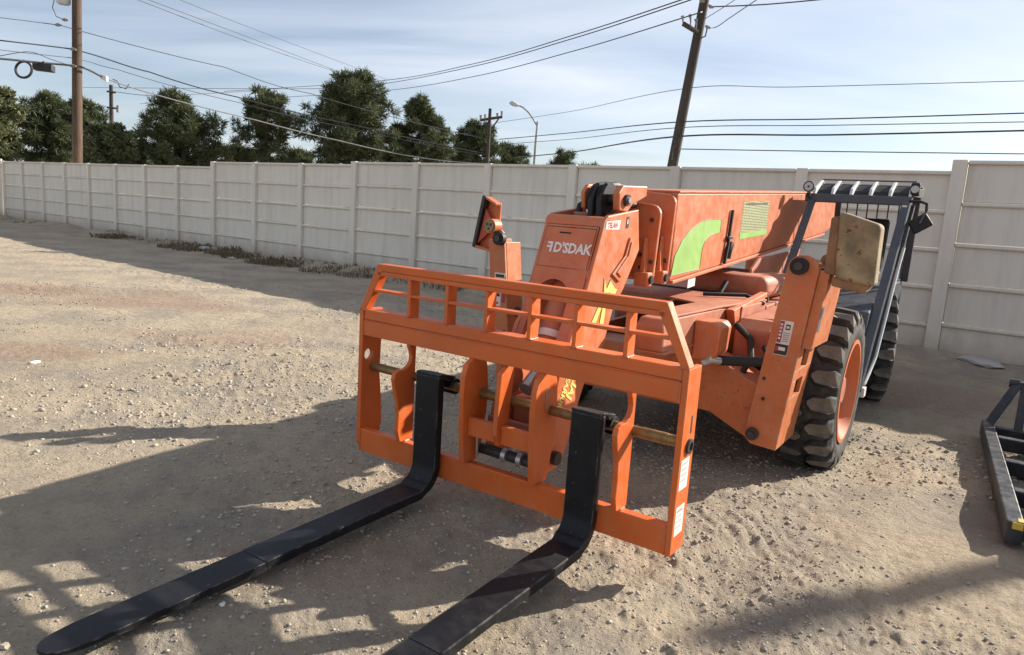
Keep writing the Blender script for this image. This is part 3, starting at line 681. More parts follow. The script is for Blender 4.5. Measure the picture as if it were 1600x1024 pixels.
def wire(label, pts, r, mat='cable_alu', sag=0.0, group='overhead wires'):
    """pts: (px, py, depth) support points; smooth curve through them"""
    P = [spot(*p) for p in pts]; out = []
    n = len(P)
    for i in range(n - 1):
        p0, p1, p2, p3 = P[max(i - 1, 0)], P[i], P[i + 1], P[min(i + 2, n - 1)]
        for k in range(12):
            f = k / 12; q = 0.5 * ((2 * p1) + (p2 - p0) * f + (2 * p0 - 5 * p1 + 4 * p2 - p3) * f * f + (3 * p1 - p0 - 3 * p2 + p3) * f ** 3)
            q.z -= sag * 4 * f * (1 - f); out.append(q)
    out.append(P[-1])
    o = MB().path(out, r, 5).build('overhead_wire', mat, None); return tag(o, label, 'wire', group)
L0 = 20.0
wire('topmost wire crossing the left wooden pole to the far crossarm pole', [(-120, 8, 24), (95, 40, LPD), (350, 105, 33), (487, 147, 35), (761, 217, FPD)], 0.016, sag=0.1)
wire('thick dark cable crossing the left pole just below the topmost wire', [(-150, 44, 23), (113, 77, LPD), (234, 113, 31.5), (371, 152, 34), (560, 197, 36), (757, 240, FPD)], 0.026, 'cable_black', 0.05)
wire('thin wire just under the thick dark cable at the left pole', [(-150, 58, 23), (115, 91, LPD), (184, 109, 30.5), (371, 160, 34), (560, 203, 36), (757, 243, FPD)], 0.014, sag=0.05)
wire('lowest pale cable bundle descending from the left pole to the wall', [(160, 121, 30), (250, 150, 31), (400, 188, 33), (530, 220, 35), (655, 246, 36.5), (758, 256, FPD)], 0.024, 'cable_pale', 0.02)
wire('black cable bundle carrying the ring and box left of the pole', [(-150, 80, 23), (0, 92, 26), (60, 98, 27.5), (115, 103, 28.7), (135, 108, LPD), (160, 121, 30)], 0.04, 'cable_black')
wire('thin slack wire arching above the black ring at the left edge', [(-40, 96, 26), (20, 84, 26.5), (50, 82, 27), (80, 93, 27.7), (113, 104, 28.7)], 0.013, 'cable_black')
HD = 58.0
wire('leftmost of three wires from the top left, meeting behind the tallest pine', [(150, -26, 26), (215, 0, 29), (400, 70, 42), (533, 115, 53), (590, 131, HD)], 0.016)
wire('middle of three wires from the top left, meeting behind the tallest pine', [(165, -26, 26), (232, 0, 29), (400, 63, 42), (561, 124, 54), (592, 133, HD)], 0.016)
wire('rightmost of three wires from the top left, meeting behind the tallest pine', [(215, -26, 26), (281, 0, 29), (400, 47, 40), (608, 126, HD)], 0.014)
wire('upper wire rising from behind the pines to the leaning pole', [(350, 143, 70), (590, 127, HD), (740, 100, 44), (900, 54, 33), (1062, 1, RPD), (1080, -6, RPD - .4)], 0.022, 'cable_black')
wire('second wire rising from behind the pines to the leaning pole', [(130, 137, 80), (480, 139, 66), (592, 132, HD), (740, 104, 44), (900, 59, 33), (1080, 0, RPD)], 0.022, 'cable_black')
wire('third wire rising from behind the pines to the leaning pole crossarm', [(410, 154, 68), (600, 142, HD), (740, 120, 44), (900, 79, 33), (1068, 28, RPD - .3), (1095, 19, RPD)], 0.020, 'cable_black')
wire('thin wire from the crossarm pole through the leaning pole at mid height', [(775, 192, FPD), (900, 173, 38), (1068, 139, RPD), (1250, 136, 23), (1700, 124, 21)], 0.011)
wire('upper of two close wires crossing the leaning pole low down', [(780, 218, FPD), (900, 207, 38), (1060, 191, RPD), (1300, 186, 23), (1700, 174, 21)], 0.020, 'cable_black')
wire('lower of two close wires crossing the leaning pole low down', [(780, 226, FPD), (900, 217, 38), (1058, 200, RPD), (1300, 196, 23), (1700, 189, 21)], 0.014)
wire('thick lower cable ending low beside the street lamp', [(800, 247, FPD), (900, 237, 38), (1054, 214, RPD), (1300, 211, 23), (1700, 202, 21)], 0.027, 'cable_black')
wire('lowest wire right of the leaning pole', [(1058, 233, RPD), (1300, 237, 23), (1700, 242, 21)], 0.016, 'cable_black')
wire('wire leaving the leaning pole top to the right', [(1112, 11, RPD - .3), (1200, 7, 23), (1320, -4, 22)], 0.020, 'cable_black')
wire('slack wire rising from the leaning pole crossarm to the upper right', [(1106, 44, RPD - .3), (1120, 42, RPD), (1142, 27, 23), (1200, -12, 21)], 0.014)
wire('faint wire rising right beside the leaning pole top', [(1101, 30, RPD), (1130, 12, 23), (1160, -8, 22)], 0.011)
wire('short wires at the thin dark pole reaching right', [(175, 143, 55), (242, 150, 56), (330, 146, 62), (420, 141, 68)], 0.022)

ring = thing('cable_loop', 'black coiled cable loop hanging left of the wooden pole', 'cable', tuple(spot(37, 109, 27)), machine=False)
c0 = spot(37, 109, 27); BASE[ring.name] = c0
MB().path([c0 + RT * (0.30 * math.cos(q)) + UP * (0.30 * math.sin(q)) for q in [i * 2 * math.pi / 24 for i in range(25)]], 0.045, 7).build('coil', 'cable_black', ring, smooth=True)
MB().path([c0 + UP * .30, c0 + UP * .36], 0.03, 6).build('tie', 'dark_steel', ring)
sb = thing('splice_box', 'black rectangular cable box hanging beside the black loop', 'cable box', tuple(spot(68, 106, 27.6)), machine=False)
c0 = spot(68, 106, 27.6); m = MB(); m.loft([[c0 + RT * x + UP * (y - x * 0.12) + FW * z for (y, z) in ((-.13, -.12), (.13, -.12), (.13, .12), (-.13, .12))] for x in (-.36, .38)]); m.build('housing', 'cable_black', sb, bevel=0.03)
m = MB(); m.path([c0 + UP * .13, c0 + UP * .24], .03, 6); m.build('hanger', 'dark_steel', sb)
sp = thing('splice_case', 'small pale splice case on the cable right of the wooden pole', 'cable box', tuple(spot(163, 123, 30)), machine=False)
c0 = spot(163, 122, 30); m = MB(); m.loft([[c0 + RT * x + UP * (y - x * .4) + FW * z for (y, z) in ((-.11, -.08), (.11, -.08), (.11, .08), (-.11, .08))] for x in (-.13, .13)]); m.build('case', 'label_white', sp, bevel=0.03)
MB().path([spot(176, 124, 30.2), spot(183, 127, 30.3), spot(187, 136, 30.3), spot(197, 139, 30.5), spot(201, 132, 30.7)], .02, 6).build('slack_loop', 'cable_black', sp, smooth=True)

# utility pole out of view to the right whose shadow crosses the foreground
p = Vector((14.2, 8.45, 0)); t = pole('utility_pole', 'wooden utility pole beyond the wall right of the view, throwing the foreground shadow', p + Vector((0, 0, -.3)), p + Vector((0, 0, 7.8)), 0.125, 0.10, 'pole_dark')

# ------------------------------------------------------------------ fork carriage (machine coordinates: x right, y to the rear, z up)
def arc(cx, cy, r, a0, a1, n=6): return [(cx + r * math.cos(math.radians(a0 + (a1 - a0) * i / n)), cy + r * math.sin(math.radians(a0 + (a1 - a0) * i / n))) for i in range(n + 1)]
CO = 'carriage_orange'
ca = thing('fork_carriage', 'bright orange steel fork carriage with slatted load backrest on the boom', 'fork carriage', (0, 0, 0.148))
YF = -0.035
MB().box(-0.997, 0.997, YF, 0.02, 0.148, 0.288).build('bottom_bar', CO, ca, 0.005)
MB().box(-0.997, 0.997, YF, -0.005, 0.868, 0.962).build('main_plate', CO, ca, 0.004)
MB().box(-0.997, 0.997, YF + 0.006, 0.075, 0.9625, 1.025).build('main_beam', CO, ca, 0.006)
MB().box(-0.997, 0.997, -0.0045, 0.07, 0.93, 0.962).build('beam_web', CO, ca, 0.002)
for sx in (-1, 1):
    prof = [(YF, 0.20), (YF, 1.024), (0.125, 1.024), (0.12, 0.80), (0.115, 0.62), (0.135, 0.45), (0.145, 0.30), (0.11, 0.15), (0.0, 0.146)]
    if sx > 0: prof = [(YF, 0.146), (YF, 1.024), (0.125, 1.024), (0.125, 0.146)]
    if sx < 0:        # plate with a round lightening hole, built as a lower and an upper half
        hole = [(0.02 + 0.036 * math.cos(math.radians(a)), 0.745 + 0.036 * math.sin(math.radians(a))) for a in range(0, 361, 15)]
        low = [(YF, 0.20), (YF, 0.745)] + [p for p in reversed(hole[12:])][::-1] + [(0.118, 0.745), (0.115, 0.62), (0.135, 0.45), (0.145, 0.30), (0.11, 0.15), (0.0, 0.146)]
        upp = [(YF, 0.745), (YF, 1.024), (0.125, 1.024), (0.12, 0.80), (0.118, 0.745)] + hole[:13]
        up = MB().prism(low, 'x', -1.0275, -0.9975).build('end_upright', CO, ca)
        MB().prism(upp, 'x', -1.0275, -0.9975).build('upper_half', CO, up)
    else:
        up = MB().prism(prof, 'x', 0.9975, 1.0275).build('end_upright', CO, ca, 0.004)
    xs = sx * 1.029
    if sx > 0:
        MB().lathe_x([(0.0, 0.0), (0.0, 0.036), (0.012, 0.036), (0.014, 0.022), (0.004, 0.020), (0.004, 0.0)], (1.028, 0.055, 0.655), 18).build('rod_washer', 'dark_steel', up, smooth=True)
        MB().prism(arc(0.065, 0.79, 0.008, 0, 180) + arc(0.065, 0.72, 0.008, 180, 360), 'x', 1.0277, 1.0290).build('slot_mark', 'dark_steel', up)
        for (z0, z1) in ((0.455, 0.60), (0.235, 0.375)):
            s = MB().box(1.0277, 1.0290, -0.015, 0.085, z0, z1).build('warning_label', 'label_white', up)
            for q in range(4): MB().box(1.0291, 1.0296, -0.004, 0.065 - 0.012 * (q % 2), z1 - 0.024 - q * 0.026, z1 - 0.018 - q * 0.026).build('print_line', 'label_ink' if z0 > .3 or q else 'label_red', up)
# load backrest
MB().box(-0.89, 0.89, YF, 0.025, 1.237, 1.262).build('top_rail_lower', CO, ca, 0.003)
MB().prism([(YF, 1.262), (0.030, 1.262), (0.030, 1.305), (YF - 0.004, 1.305)], 'x', -0.895, 0.895).build('top_rail', CO, ca, 0.006)
for sx in (-1, 1):
    MB().prism([(sx * 0.855, 1.262), (sx * 0.895, 1.305), (sx * 1.0275, 1.026), (sx * 0.985, 1.026)], 'y', YF, 0.027).build('end_diagonal', CO, ca, 0.004)
for x in (-0.64, -0.366, -0.097, 0.177, 0.439, 0.713): MB().box(x - 0.011, x + 0.011, YF + 0.002, 0.045, 1.0255, 1.2365).build('backrest_bar', CO, ca, 0.003)
xs = [-0.95, -0.64, -0.366, -0.097, 0.177, 0.439, 0.713, 0.95]
for a, b in zip(xs[:-1], xs[1:]): MB().box(a + 0.0115, b - 0.0115, YF + 0.004, 0.030, 1.137, 1.153).build('middle_rail', CO, ca, 0.003)
wr = random.Random(5)
def weld(p, q, parent, r=0.0045):
    p, q = Vector(p), Vector(q); n = 7
    MB().path([p.lerp(q, i / n) + Vector((wr.uniform(-1, 1), wr.uniform(-1, 1), wr.uniform(-1, 1))) * .0012 for i in range(n + 1)], [r * wr.uniform(.7, 1.3) for i in range(n + 1)], 6).build('weld_bead', CO, parent, smooth=True)
for x in (-0.64, -0.366, -0.097, 0.177, 0.439, 0.713):
    weld((x + .012, YF + .004, 1.027), (x + .012, 0.04, 1.027), ca); weld((x - .012, YF, 1.026), (x + .012, YF, 1.026), ca)
for sx in (-1, 1): weld((sx * .985, YF, 1.027), (sx * 1.025, YF, 1.027), ca, .006); weld((sx * .995, YF - .001, .15), (sx * .995, YF - .001, .285), ca, .005); weld((sx * .995, YF - .001, .87), (sx * .995, YF - .001, .96), ca, .005)
for x in (-0.655, 0.742): weld((x - .016, -.02, .2895), (x + .016, -.02, .2895), ca, .006); weld((x + .015, -.02, .2895), (x + .015, .02, .2895), ca, .006)
weld((-.99, YF - .0005, .962), (.99, YF - .0005, .962), ca, .0035)
# fork stop plates with a hooked notch
hook = [(0.05, 0.931), (-0.004, 0.931), (-0.004, 0.845), (0.008, 0.825), (0.018, 0.795), (0.015, 0.765), (-0.005, 0.738), (-0.04, 0.722), (-0.085, 0.722), (-0.115, 0.708), (-0.125, 0.675), (-0.112, 0.62), (-0.088, 0.54), (-0.078, 0.45), (-0.082, 0.36), (-0.06, 0.29), (0.0, 0.288), (0.05, 0.288)]
for x in (-0.655, 0.742): MB().prism(hook, 'x', x - 0.014, x + 0.014).build('fork_stop_plate', CO, ca, 0.004)
# coupler brackets in the middle
brk = [(0.06, 0.93), (0.0, 0.93), (-0.03, 0.866), (-0.075, 0.84), (-0.10, 0.78), (-0.105, 0.66), (-0.095, 0.50), (-0.085, 0.40), (-0.07, 0.29), (0.06, 0.289), (0.085, 0.40), (0.112, 0.56), (0.118, 0.66), (0.10, 0.80)]
for x in (-0.172, 0.277):
    bb = MB().prism(brk, 'x', x - 0.016, x + 0.016).build('coupler_bracket', CO, ca, 0.004)
    if x > 0: MB().prism(arc(0.01, 0.77, 0.022, 0, 180) + arc(0.01, 0.69, 0.022, 180, 360), 'x', x + 0.0165, x + 0.018).build('bracket_slot', 'dusty_orange', bb)
MB().prism([(0.055, 0.93), (0.0, 0.93), (-0.02, 0.866), (-0.075, 0.83), (-0.085, 0.70), (-0.09, 0.50), (-0.06, 0.44), (0.0, 0.44), (0.03, 0.70)], 'x', 0.033, 0.061).build('coupler_rib', CO, ca, 0.004)
MB().box(-0.155, 0.0325, -0.055, -0.02, 0.45, 0.55).build('coupler_plate', CO, ca, 0.004); MB().box(0.0615, 0.260, -0.055, -0.02, 0.45, 0.55).build('coupler_plate', CO, ca, 0.004)
m = MB()
m.path([(-1.02, 0.055, 0.664), (1.028, 0.055, 0.664)], 0.0265, 16); m.build('fork_rod', 'rod_bronze', ca, smooth=True)
for (a, b) in ((-0.52, -0.47), (0.0, 0.03), (-0.14, -0.10), (0.80, 0.93)): MB().path([(a, 0.055, 0.664), (b, 0.055, 0.664)], 0.0285, 16).build('rod_collar', 'rod_bronze', ca, smooth=True)
# latch pins low in the coupler
MB().path([(-0.155, 0.08, 0.345), (0.262, 0.08, 0.345)], 0.030, 14).build('latch_pin', 'dark_steel', ca, smooth=True)
for x in (0.02, 0.12): MB().path([(x - .014, 0.08, 0.345), (x + .014, 0.08, 0.345)], 0.046, 16).build('pin_collar', 'silver', ca, smooth=True)
MB().box(-0.15, 0.255, 0.115, 0.14, 0.38, 0.53).build('coupler_back', 'dusty_orange', ca, 0.005)
MB().path([(-0.13, 0.01, 0.31), (-0.13, 0.0, 0.47), (-0.11, 0.01, 0.50), (-0.02, 0.03, 0.51)], 0.007, 7).build('safety_clip', 'silver', ca, smooth=True)

# ------------------------------------------------------------------ forks
def fork(label, x0, x1, seed):
    t = thing('pallet_fork', label, 'fork', ((x0 + x1) / 2, -0.07, 0.05), group='forks hanging on the carriage')
    ztop = lambda y: 0.118 + (y + 0.20) * 0.020          # blade top falls gently to the tip
    secs = []
    def sec(cy, cz, ny, nz, th, a=x0, b=x1):             # ring of four corners; n points to the upper/front face
        fy, fz = cy + ny * th / 2, cz + nz * th / 2; gy, gz = cy - ny * th / 2, cz - nz * th / 2
        return [(a, fy, fz), (b, fy, fz), (b, gy, gz), (a, gy, gz)]
    th = 0.050
    for z in (0.735, 0.62, 0.45, 0.30, 0.235): secs.append(sec(-0.072, z, -1, 0, th))
    rr = 0.10                                            # heel bend
    cyc, czc = -0.072 - rr, 0.235
    for i in range(1, 8):
        an = math.radians(90 * i / 8); py, pz = cyc + rr * math.cos(an), czc - rr * math.sin(an) * 1.22
        secs.append(sec(py, pz, -math.cos(an), math.sin(an), th))
    for y, tk in ((-0.19, th), (-0.5, 0.049), (-0.9, 0.047), (-1.185, 0.046)): secs.append(sec(y, ztop(y) - tk / 2, 0, 1, tk))
    blade = MB().loft(secs).build('shank_and_heel', 'fork_black', t, 0.005)
    secs = []
    for y, tk, w in ((-1.187, 0.041, 1), (-1.5, 0.034, 1), (-1.80, 0.025, 1), (-1.90, 0.022, 0.96), (-1.97, 0.020, 0.82), (-2.005, 0.019, 0.66), (-2.025, 0.018, 0.42), (-2.034, 0.016, 0.15)):
        cx = (x0 + x1) / 2; hw = (x1 - x0) / 2 * w; secs.append(sec(y, ztop(y) - 0.004 - tk / 2, 0, 1, tk, cx - hw, cx + hw))
    MB().loft(secs).build('tapered_blade', 'fork_black', t, 0.003)
    # eye that wraps the rod
    m = MB(); ring = []
    for i in range(0, 15):
        an = math.radians(180 - 270 * i / 14); ring.append((0.055 + 0.046 * math.cos(an), 0.664 + 0.046 * math.sin(an)))
    inner = [(0.055 + 0.029 * (y - 0.055) / 0.046, 0.664 + 0.029 * (z - 0.664) / 0.046) for (y, z) in ring]
    m.loft([[(x0, o_[0], o_[1]), (x1, o_[0], o_[1]), (x1, i_[0], i_[1]), (x0, i_[0], i_[1])] for o_, i_ in zip(ring, inner)])
    m.build('rod_eye', 'fork_black', t, smooth=True)
    MB().prism([(-0.097, 0.735), (-0.097, 0.752), (-0.06, 0.752), (0.058, 0.722), (0.05, 0.7165), (-0.0, 0.70), (-0.04, 0.735)], 'x', x0, x1).build('top_hook', 'fork_black', t, 0.004)
    MB().box(x0 + 0.0, x1 - 0.0, -1.1865, -1.1855, 0.06, ztop(-1.186) - 0.001).build('weld_seam', 'dark_steel', t)
    return t
fork('black fork on the left, lying out towards the left corner', -0.503, -0.337, 1)
fork('black fork on the right, cut off by the bottom edge of the picture', 0.493, 0.655, 2)

# ------------------------------------------------------------------ telehandler
FO, DO, OO = 'faded_orange', 'dusty_orange', 'outrigger_orange'
te = thing('telehandler', 'faded orange telescopic handler with lowered boom and raised outriggers', 'telehandler', (0, 3.6, 0))

# wheels
lug_me = None
def wheel(cx, cy, cz, side, R=0.565, w=0.34, steer=0.0):
    global lug_me
    x0, x1 = -w / 2, w / 2
    prof = [(x0 + .015, 0.37), (x0 - .012, 0.42), (x0 - .02, 0.47), (x0 + .0, R - 0.05), (x0 + .045, R - 0.018), (0, R - 0.008), (x1 - .045, R - 0.018), (x1, R - 0.05), (x1 + .02, 0.47), (x1 + .012, 0.42), (x1 - .015, 0.37)]
    c = (cx, cy, cz)
    ty = MB().lathe_x(prof, c, 64).build('tyre', 'tyre_rubber', te, smooth=True)
    n = 20
    if lug_me is None:
        # chevron block, modelled at the top of a wheel (radius along +z), for the +x half of the tread
        pts = [(0.012, -0.020), (0.045, -0.060), (w / 2 - 0.012, -0.066), (w / 2 + 0.016, -0.060), (w / 2 + 0.016, 0.042), (w / 2 - 0.012, 0.050), (0.045, 0.044), (0.012, 0.012)]
        m = MB(); k = 0.9
        zt = [R + 0.036, R + 0.036, R + 0.028, R - 0.03, R - 0.03, R + 0.028, R + 0.036, R + 0.036]
        top = [(p[0] if i not in (3, 4) else p[0] - .004, p[1] * k - (0.001), zt[i]) for i, p in enumerate(pts)]
        bot = [(p[0] * 0.98, p[1] * 1.12, R - 0.022 if i not in (3, 4) else R - 0.10) for i, p in enumerate(pts)]
        m.v = bot + top; nn = 8
        m.f = [tuple(range(nn - 1, -1, -1)), tuple(range(nn, 2 * nn))] + [(i, (i + 1) % nn, nn + (i + 1) % nn, nn + i) for i in range(nn)]
        lo = m.build('tread_lug', 'tyre_rubber', None); lug_me = lo.data; lug_me.materials.append(M['lug_rubber'])
        for p_ in lug_me.polygons:
            if p_.normal.z > 0.75: p_.material_index = 1; bpy.data.objects.remove(lo)
    base = BASE[te.name]
    for i in range(n):
        for half in (1, -1):
            o = bpy.data.objects.new('tread_lug', lug_me); COL.objects.link(o); o.parent = ty
            an = 2 * math.pi * (i + (0.5 if half < 0 else 0)) / n
            o.location = (cx - base.x, cy - base.y, cz - base.z)
            o.rotation_euler = (an, 0, 0) if half > 0 else (Matrix.Rotation(an, 3, 'X') @ Matrix.Rotation(math.pi, 3, 'Z')).to_euler()
            md = o.modifiers.new('bevel', 'BEVEL'); md.width = 0.005; md.segments = 1; md.limit_method = 'ANGLE'
    s = side
    rp = [(s * (w / 2 - .015), 0.375), (s * (w / 2 + .012), 0.385), (s * (w / 2 + .014), 0.355), (s * (w / 2 - 0.03), 0.335), (s * (w / 2 - 0.06), 0.32), (s * (w / 2 - 0.09), 0.25), (s * (w / 2 - 0.085), 0.17), (s * (w / 2 - 0.06), 0.15), (s * (w / 2 - 0.05), 0.0)]
    rim = MB().lathe_x(rp, c, 48).build('rim', 'rim_orange', te, smooth=True)
    hb = MB().lathe_x([(s * (w / 2 - .10), 0.13), (s * (w / 2 - .06), 0.12), (s * (w / 2 - .03), 0.09), (s * (w / 2 - .03), 0.0)], c, 28).build('hub', DO, rim, smooth=True)
    for i in range(10):
        an = 2 * math.pi * i / 10; yy, zz = cy + .2 * math.cos(an), cz + .2 * math.sin(an); xx = cx + s * (w / 2 - .085)
        MB().path([(xx, yy, zz), (xx + s * .025, yy, zz)], 0.017, 6).build('wheel_nut', 'dark_steel', rim)
    if steer:
        cc = Vector(c) - base
        mt_ = Matrix.Translation(cc) @ Matrix.Rotation(steer, 4, 'Z') @ Matrix.Translation(-cc)
        ty.matrix_local = mt_; rim.matrix_local = mt_
wheel(1.12, 2.60, 0.52, 1); wheel(-1.12, 2.60, 0.52, -1); wheel(1.06, 5.15, 0.54, 1, steer=math.radians(14)); wheel(-1.09, 5.15, 0.54, -1, steer=math.radians(14))
for y, z in ((2.60, 0.52), (5.15, 0.54)):
    MB().path([(-0.95, y, z), (-.5, y, z), (-.3, y, z), (0, y, z - .02), (.3, y, z), (.5, y, z), (0.95, y, z)], [.09, .10, .13, .19, .13, .10, .09], 14).build('axle', 'greasy_black', te, smooth=True)

# chassis
for sx in (-1, 1): MB().prism([(1.72, .62), (2.0, .50), (5.9, .50), (6.3, .7), (6.3, 1.05), (4.6, 1.05), (2.4, .88), (1.75, .86)], 'x', *sorted((sx * .36, sx * .40))).build('chassis_rail', DO, te, 0.006)
MB().box(-.36, .36, 1.78, 6.2, .60, .66).build('belly_plate', 'greasy_black', te, 0.004)
MB().box(-.36, .36, 3.0, 5.6, .661, .84).build('transmission', 'greasy_black', te, 0.03)
fb = [(-.99, .30), (-.62, .43), (.62, .43), (.90, .30), (.99, .30), (.99, .58), (.93, .66), (.60, .79), (-.60, .79), (-.93, .66), (-.99, .58)]
MB().prism(fb, 'y', 1.56, 1.60).build('front_beam', OO, te, 0.006)
MB().prism([(-.93, .62), (-.60, .752), (.60, .752), (.93, .62), (.93, .655), (.60, .787), (-.60, .787), (-.93, .655)], 'y', 1.601, 1.86).build('beam_top_plate', OO, te, 0.004)
MB().prism(fb, 'y', 1.861, 1.89).build('rear_beam', DO, te, 0.006)

# outriggers
def outrigger(s):
    sh_ = 0.0 if s > 0 else 0.075
    def X(z, inner): return s * (sh_ + (0.875 + (z - .30) * .125) if inner else (1.085 + (z - .30) * .10))
    Y0, Y1 = 1.50, (1.96 if s > 0 else 1.72)
    y2 = 1.553
    front = [(X(.34, 1) + s * .0, .34), (X(.30, 1) + s * .05, .295), (X(.29, 0), .285), (X(1.43, 0), 1.43)] + [((X(1.43, 0) + X(1.43, 1)) / 2 + (X(1.43, 0) - X(1.43, 1)) / 2 * math.cos(math.radians(a)), 1.43 + .085 * math.sin(math.radians(a))) for a in (25, 50, 75, 105, 130, 155)] + [(X(1.43, 1), 1.43)]
    leg = MB().prism(front, 'y', Y0, Y0 + .025).build('outrigger_leg', OO, te, 0.004)
    MB().prism([(X(.42, 1) + s * .0, .40), (X(.42, 1) + s * .03, .40), (X(1.4, 1) + s * .03, 1.42), (X(1.4, 1), 1.42)], 'y', Y0 + .026, Y1).build('inner_web', OO, leg, 0.004)
    def band(z0, z1, ya, yb, dx=0.0):
        t_ = .024
        q = []
        for z in (z0, z1):
            xo = X(z, 0) + s * dx; xi = xo - s * (t_ if dx == 0 else dx - .001)
            a, b = sorted((xi, xo)); q.append([(a, ya, z), (b, ya, z), (b, yb, z), (a, yb, z)])
        return q[0] + q[1]
    w = MB()
    for (z0, z1, ya, yb) in ((.285, .62, Y0 + .0255, Y1), (.62, .73, Y0 + .0255, 1.62), (.62, .73, 1.80 if s > 0 else 1.68, Y1), (.73, .80, Y0 + .0255, Y1), (.80, 1.06, Y0 + .0255, 1.64), (.80, 1.06, 1.82 if s > 0 else 1.68, Y1), (1.06, 1.44, Y0 + .0255, Y1)):
        w.hexa(band(z0, z1, ya, yb))
    w.build('outer_web', OO, leg, 0.002)
    b2 = MB(); b2.hexa(band(0.95, 1.43, Y0 + 0.026, Y1 + .04, 0.060)); b2.build('stiffener_plate', OO, leg, 0.004)
    MB().path([(X(1.2, 0) - s * .06, 1.60, 1.30), (X(.6, 0) - s * .09, 1.70, .62)], .028, 10).build('leg_cylinder', 'silver', leg, smooth=True)
    pz = .365; pxx = s * .935
    MB().path([(pxx, Y0 - .03, pz), (pxx, Y0 - .002, pz)], 0.040, 16).build('pivot_pin', 'dark_steel', leg, smooth=True); MB().path([(pxx, Y0 - .045, pz), (pxx, Y0 - .0305, pz)], 0.022, 8).build('pin_bolt', 'dark_steel', leg)
    fx = s * (1.09 + sh_ * .4); fz = 1.445
    MB().path([(fx, Y0 - .045, fz), (fx, Y0 - .002, fz)], 0.052, 18).build('foot_pin', 'greasy_black', leg, smooth=True); MB().path([(fx, Y0 - .06, fz), (fx, Y0 - .0455, fz)], 0.026, 8).build('pin_bolt', 'dark_steel', leg)
    for (dx, z) in ((.035, .73), (.06, .60)): MB().path([(X(z, 1) + s * dx, Y0 - .006, z), (X(z, 1) + s * dx, Y0 - .001, z)], .012, 8).build('bolt_head', 'dark_steel', leg)
    return leg, X
legR, XR = outrigger(1); legL, XL = outrigger(-1)
# warning stickers on the right leg
def lean_quad(pts, y, th=.0015):
    m = MB(); m.prism(pts, 'y', y - th, y); return m
ly = 1.4995
def P2(u, v): # sticker coordinates on the leaning front face
    a = Vector((0.998, 0.893)); ux = Vector((0.080, -0.004)); uy = Vector((0.020, 0.216)); q = a + ux * u + uy * v; return (q.x, q.y)
def stick(u0, u1, v0, v1, y, mat, name='warning_label'): lean_quad([P2(u0, v0), P2(u1, v0), P2(u1, v1), P2(u0, v1)], y).build(name, mat, legR)
stick(0, 1, 0, 1, ly, 'label_white'); stick(0.02, .34, .36, .98, ly - .002, 'label_red'); stick(0.02, .98, .02, .32, ly - .002, 'label_black'); stick(.3, .8, .14, .24, ly - .004, 'label_white')
stick(.05, .28, .1, .25, ly - .004, 'label_red')
for v in (.40, .46, .52, .58, .64): stick(.42, .90, v, v + .025, ly - .002, 'label_ink')
stick(.50, .82, .75, .9, ly - .002, 'label_black'); stick(.56, .76, .79, .86, ly - .004, 'label_white')
for v in (.45, .55, .65, .75, .85): stick(.1, .26, v, v + .06, ly - .004, 'label_white')
m = MB(); q = [(1.2385, 1.56, 1.09), (1.2385, 1.66, 1.09), (1.2565, 1.66, 1.24), (1.2565, 1.56, 1.24)]
MB().prism([(1.185, 1.06), (1.235, 1.055), (1.252, 1.215), (1.202, 1.22)], 'y', 1.547, 1.5485).build('warning_label', 'label_white', legR); MB().prism([(1.205, 1.14), (1.235, 1.138), (1.243, 1.20), (1.212, 1.203)], 'y', 1.5455, 1.5465).build('warning_print', 'label_ink', legR)
for (u0, u1, z0, z1, mt) in ((-1.16, -1.06, 1.08, 1.18, 'label_white'), (-1.14, -1.09, .92, 1.03, 'label_white'), (-1.08, -1.05, .95, 1.03, 'label_red')):
    MB().box(u0, u1, ly - .0015, ly, z0, z1).build('warning_label', mt, legL)
    if mt == 'label_white':
        MB().box(u0 + .01, u1 - .01, ly - .0035, ly - .0025, z1 - .035, z1 - .012).build('warning_print', 'label_black', legL); MB().box(u0 + .01, u1 - .02, ly - .0035, ly - .0025, z0 + .015, z0 + .03).build('warning_print', 'label_red', legL)

# right foot pad: rust-brown pan turned up on edge
def tilted(cx, cy, cz, ang, pts8):
    c_, s_ = math.cos(ang), math.sin(ang)
    return [(cx + x * c_ + z * s_, cy + y, cz - x * s_ + z * c_) for (x, y, z) in pts8]
def slabq(c4, y0, y1, dx=0.0):          # corners BL, BR, TR, TL in (x, z); extruded to the rear
    (a, b, c_, d) = c4; return [(a[0], y0, a[1]), (b[0], y0, b[1]), (b[0] + dx, y1, b[1]), (a[0] + dx, y1, a[1]), (d[0], y0, d[1]), (c_[0], y0, c_[1]), (c_[0] + dx, y1, c_[1]), (d[0] + dx, y1, d[1])]
pad = MB().hexa(slabq([(1.285, 1.392), (1.500, 1.362), (1.494, 1.715), (1.266, 1.782)], 1.49, 1.66)).build('foot_pad', 'rusty_pad', te, 0.026, smooth=True, segs=4); pad['label'] = 'rust-brown steel foot pad turned up on the right outrigger'
MB().hexa(slabq([(1.222, 1.418), (1.290, 1.405), (1.275, 1.755), (1.222, 1.742)], 1.515, 1.70)).build('pad_flange', 'rusty_flange', pad, 0.010)
MB().hexa(slabq([(1.272, 1.345), (1.452, 1.318), (1.480, 1.372), (1.270, 1.400)], 1.505, 1.68)).build('pad_lip', 'rusty_flange', pad, 0.012)
MB().path([(1.215, 1.60, 1.49), (1.215, 1.80, 1.49)], .035, 14).build('pad_hinge', 'rusty_pad', pad, smooth=True)
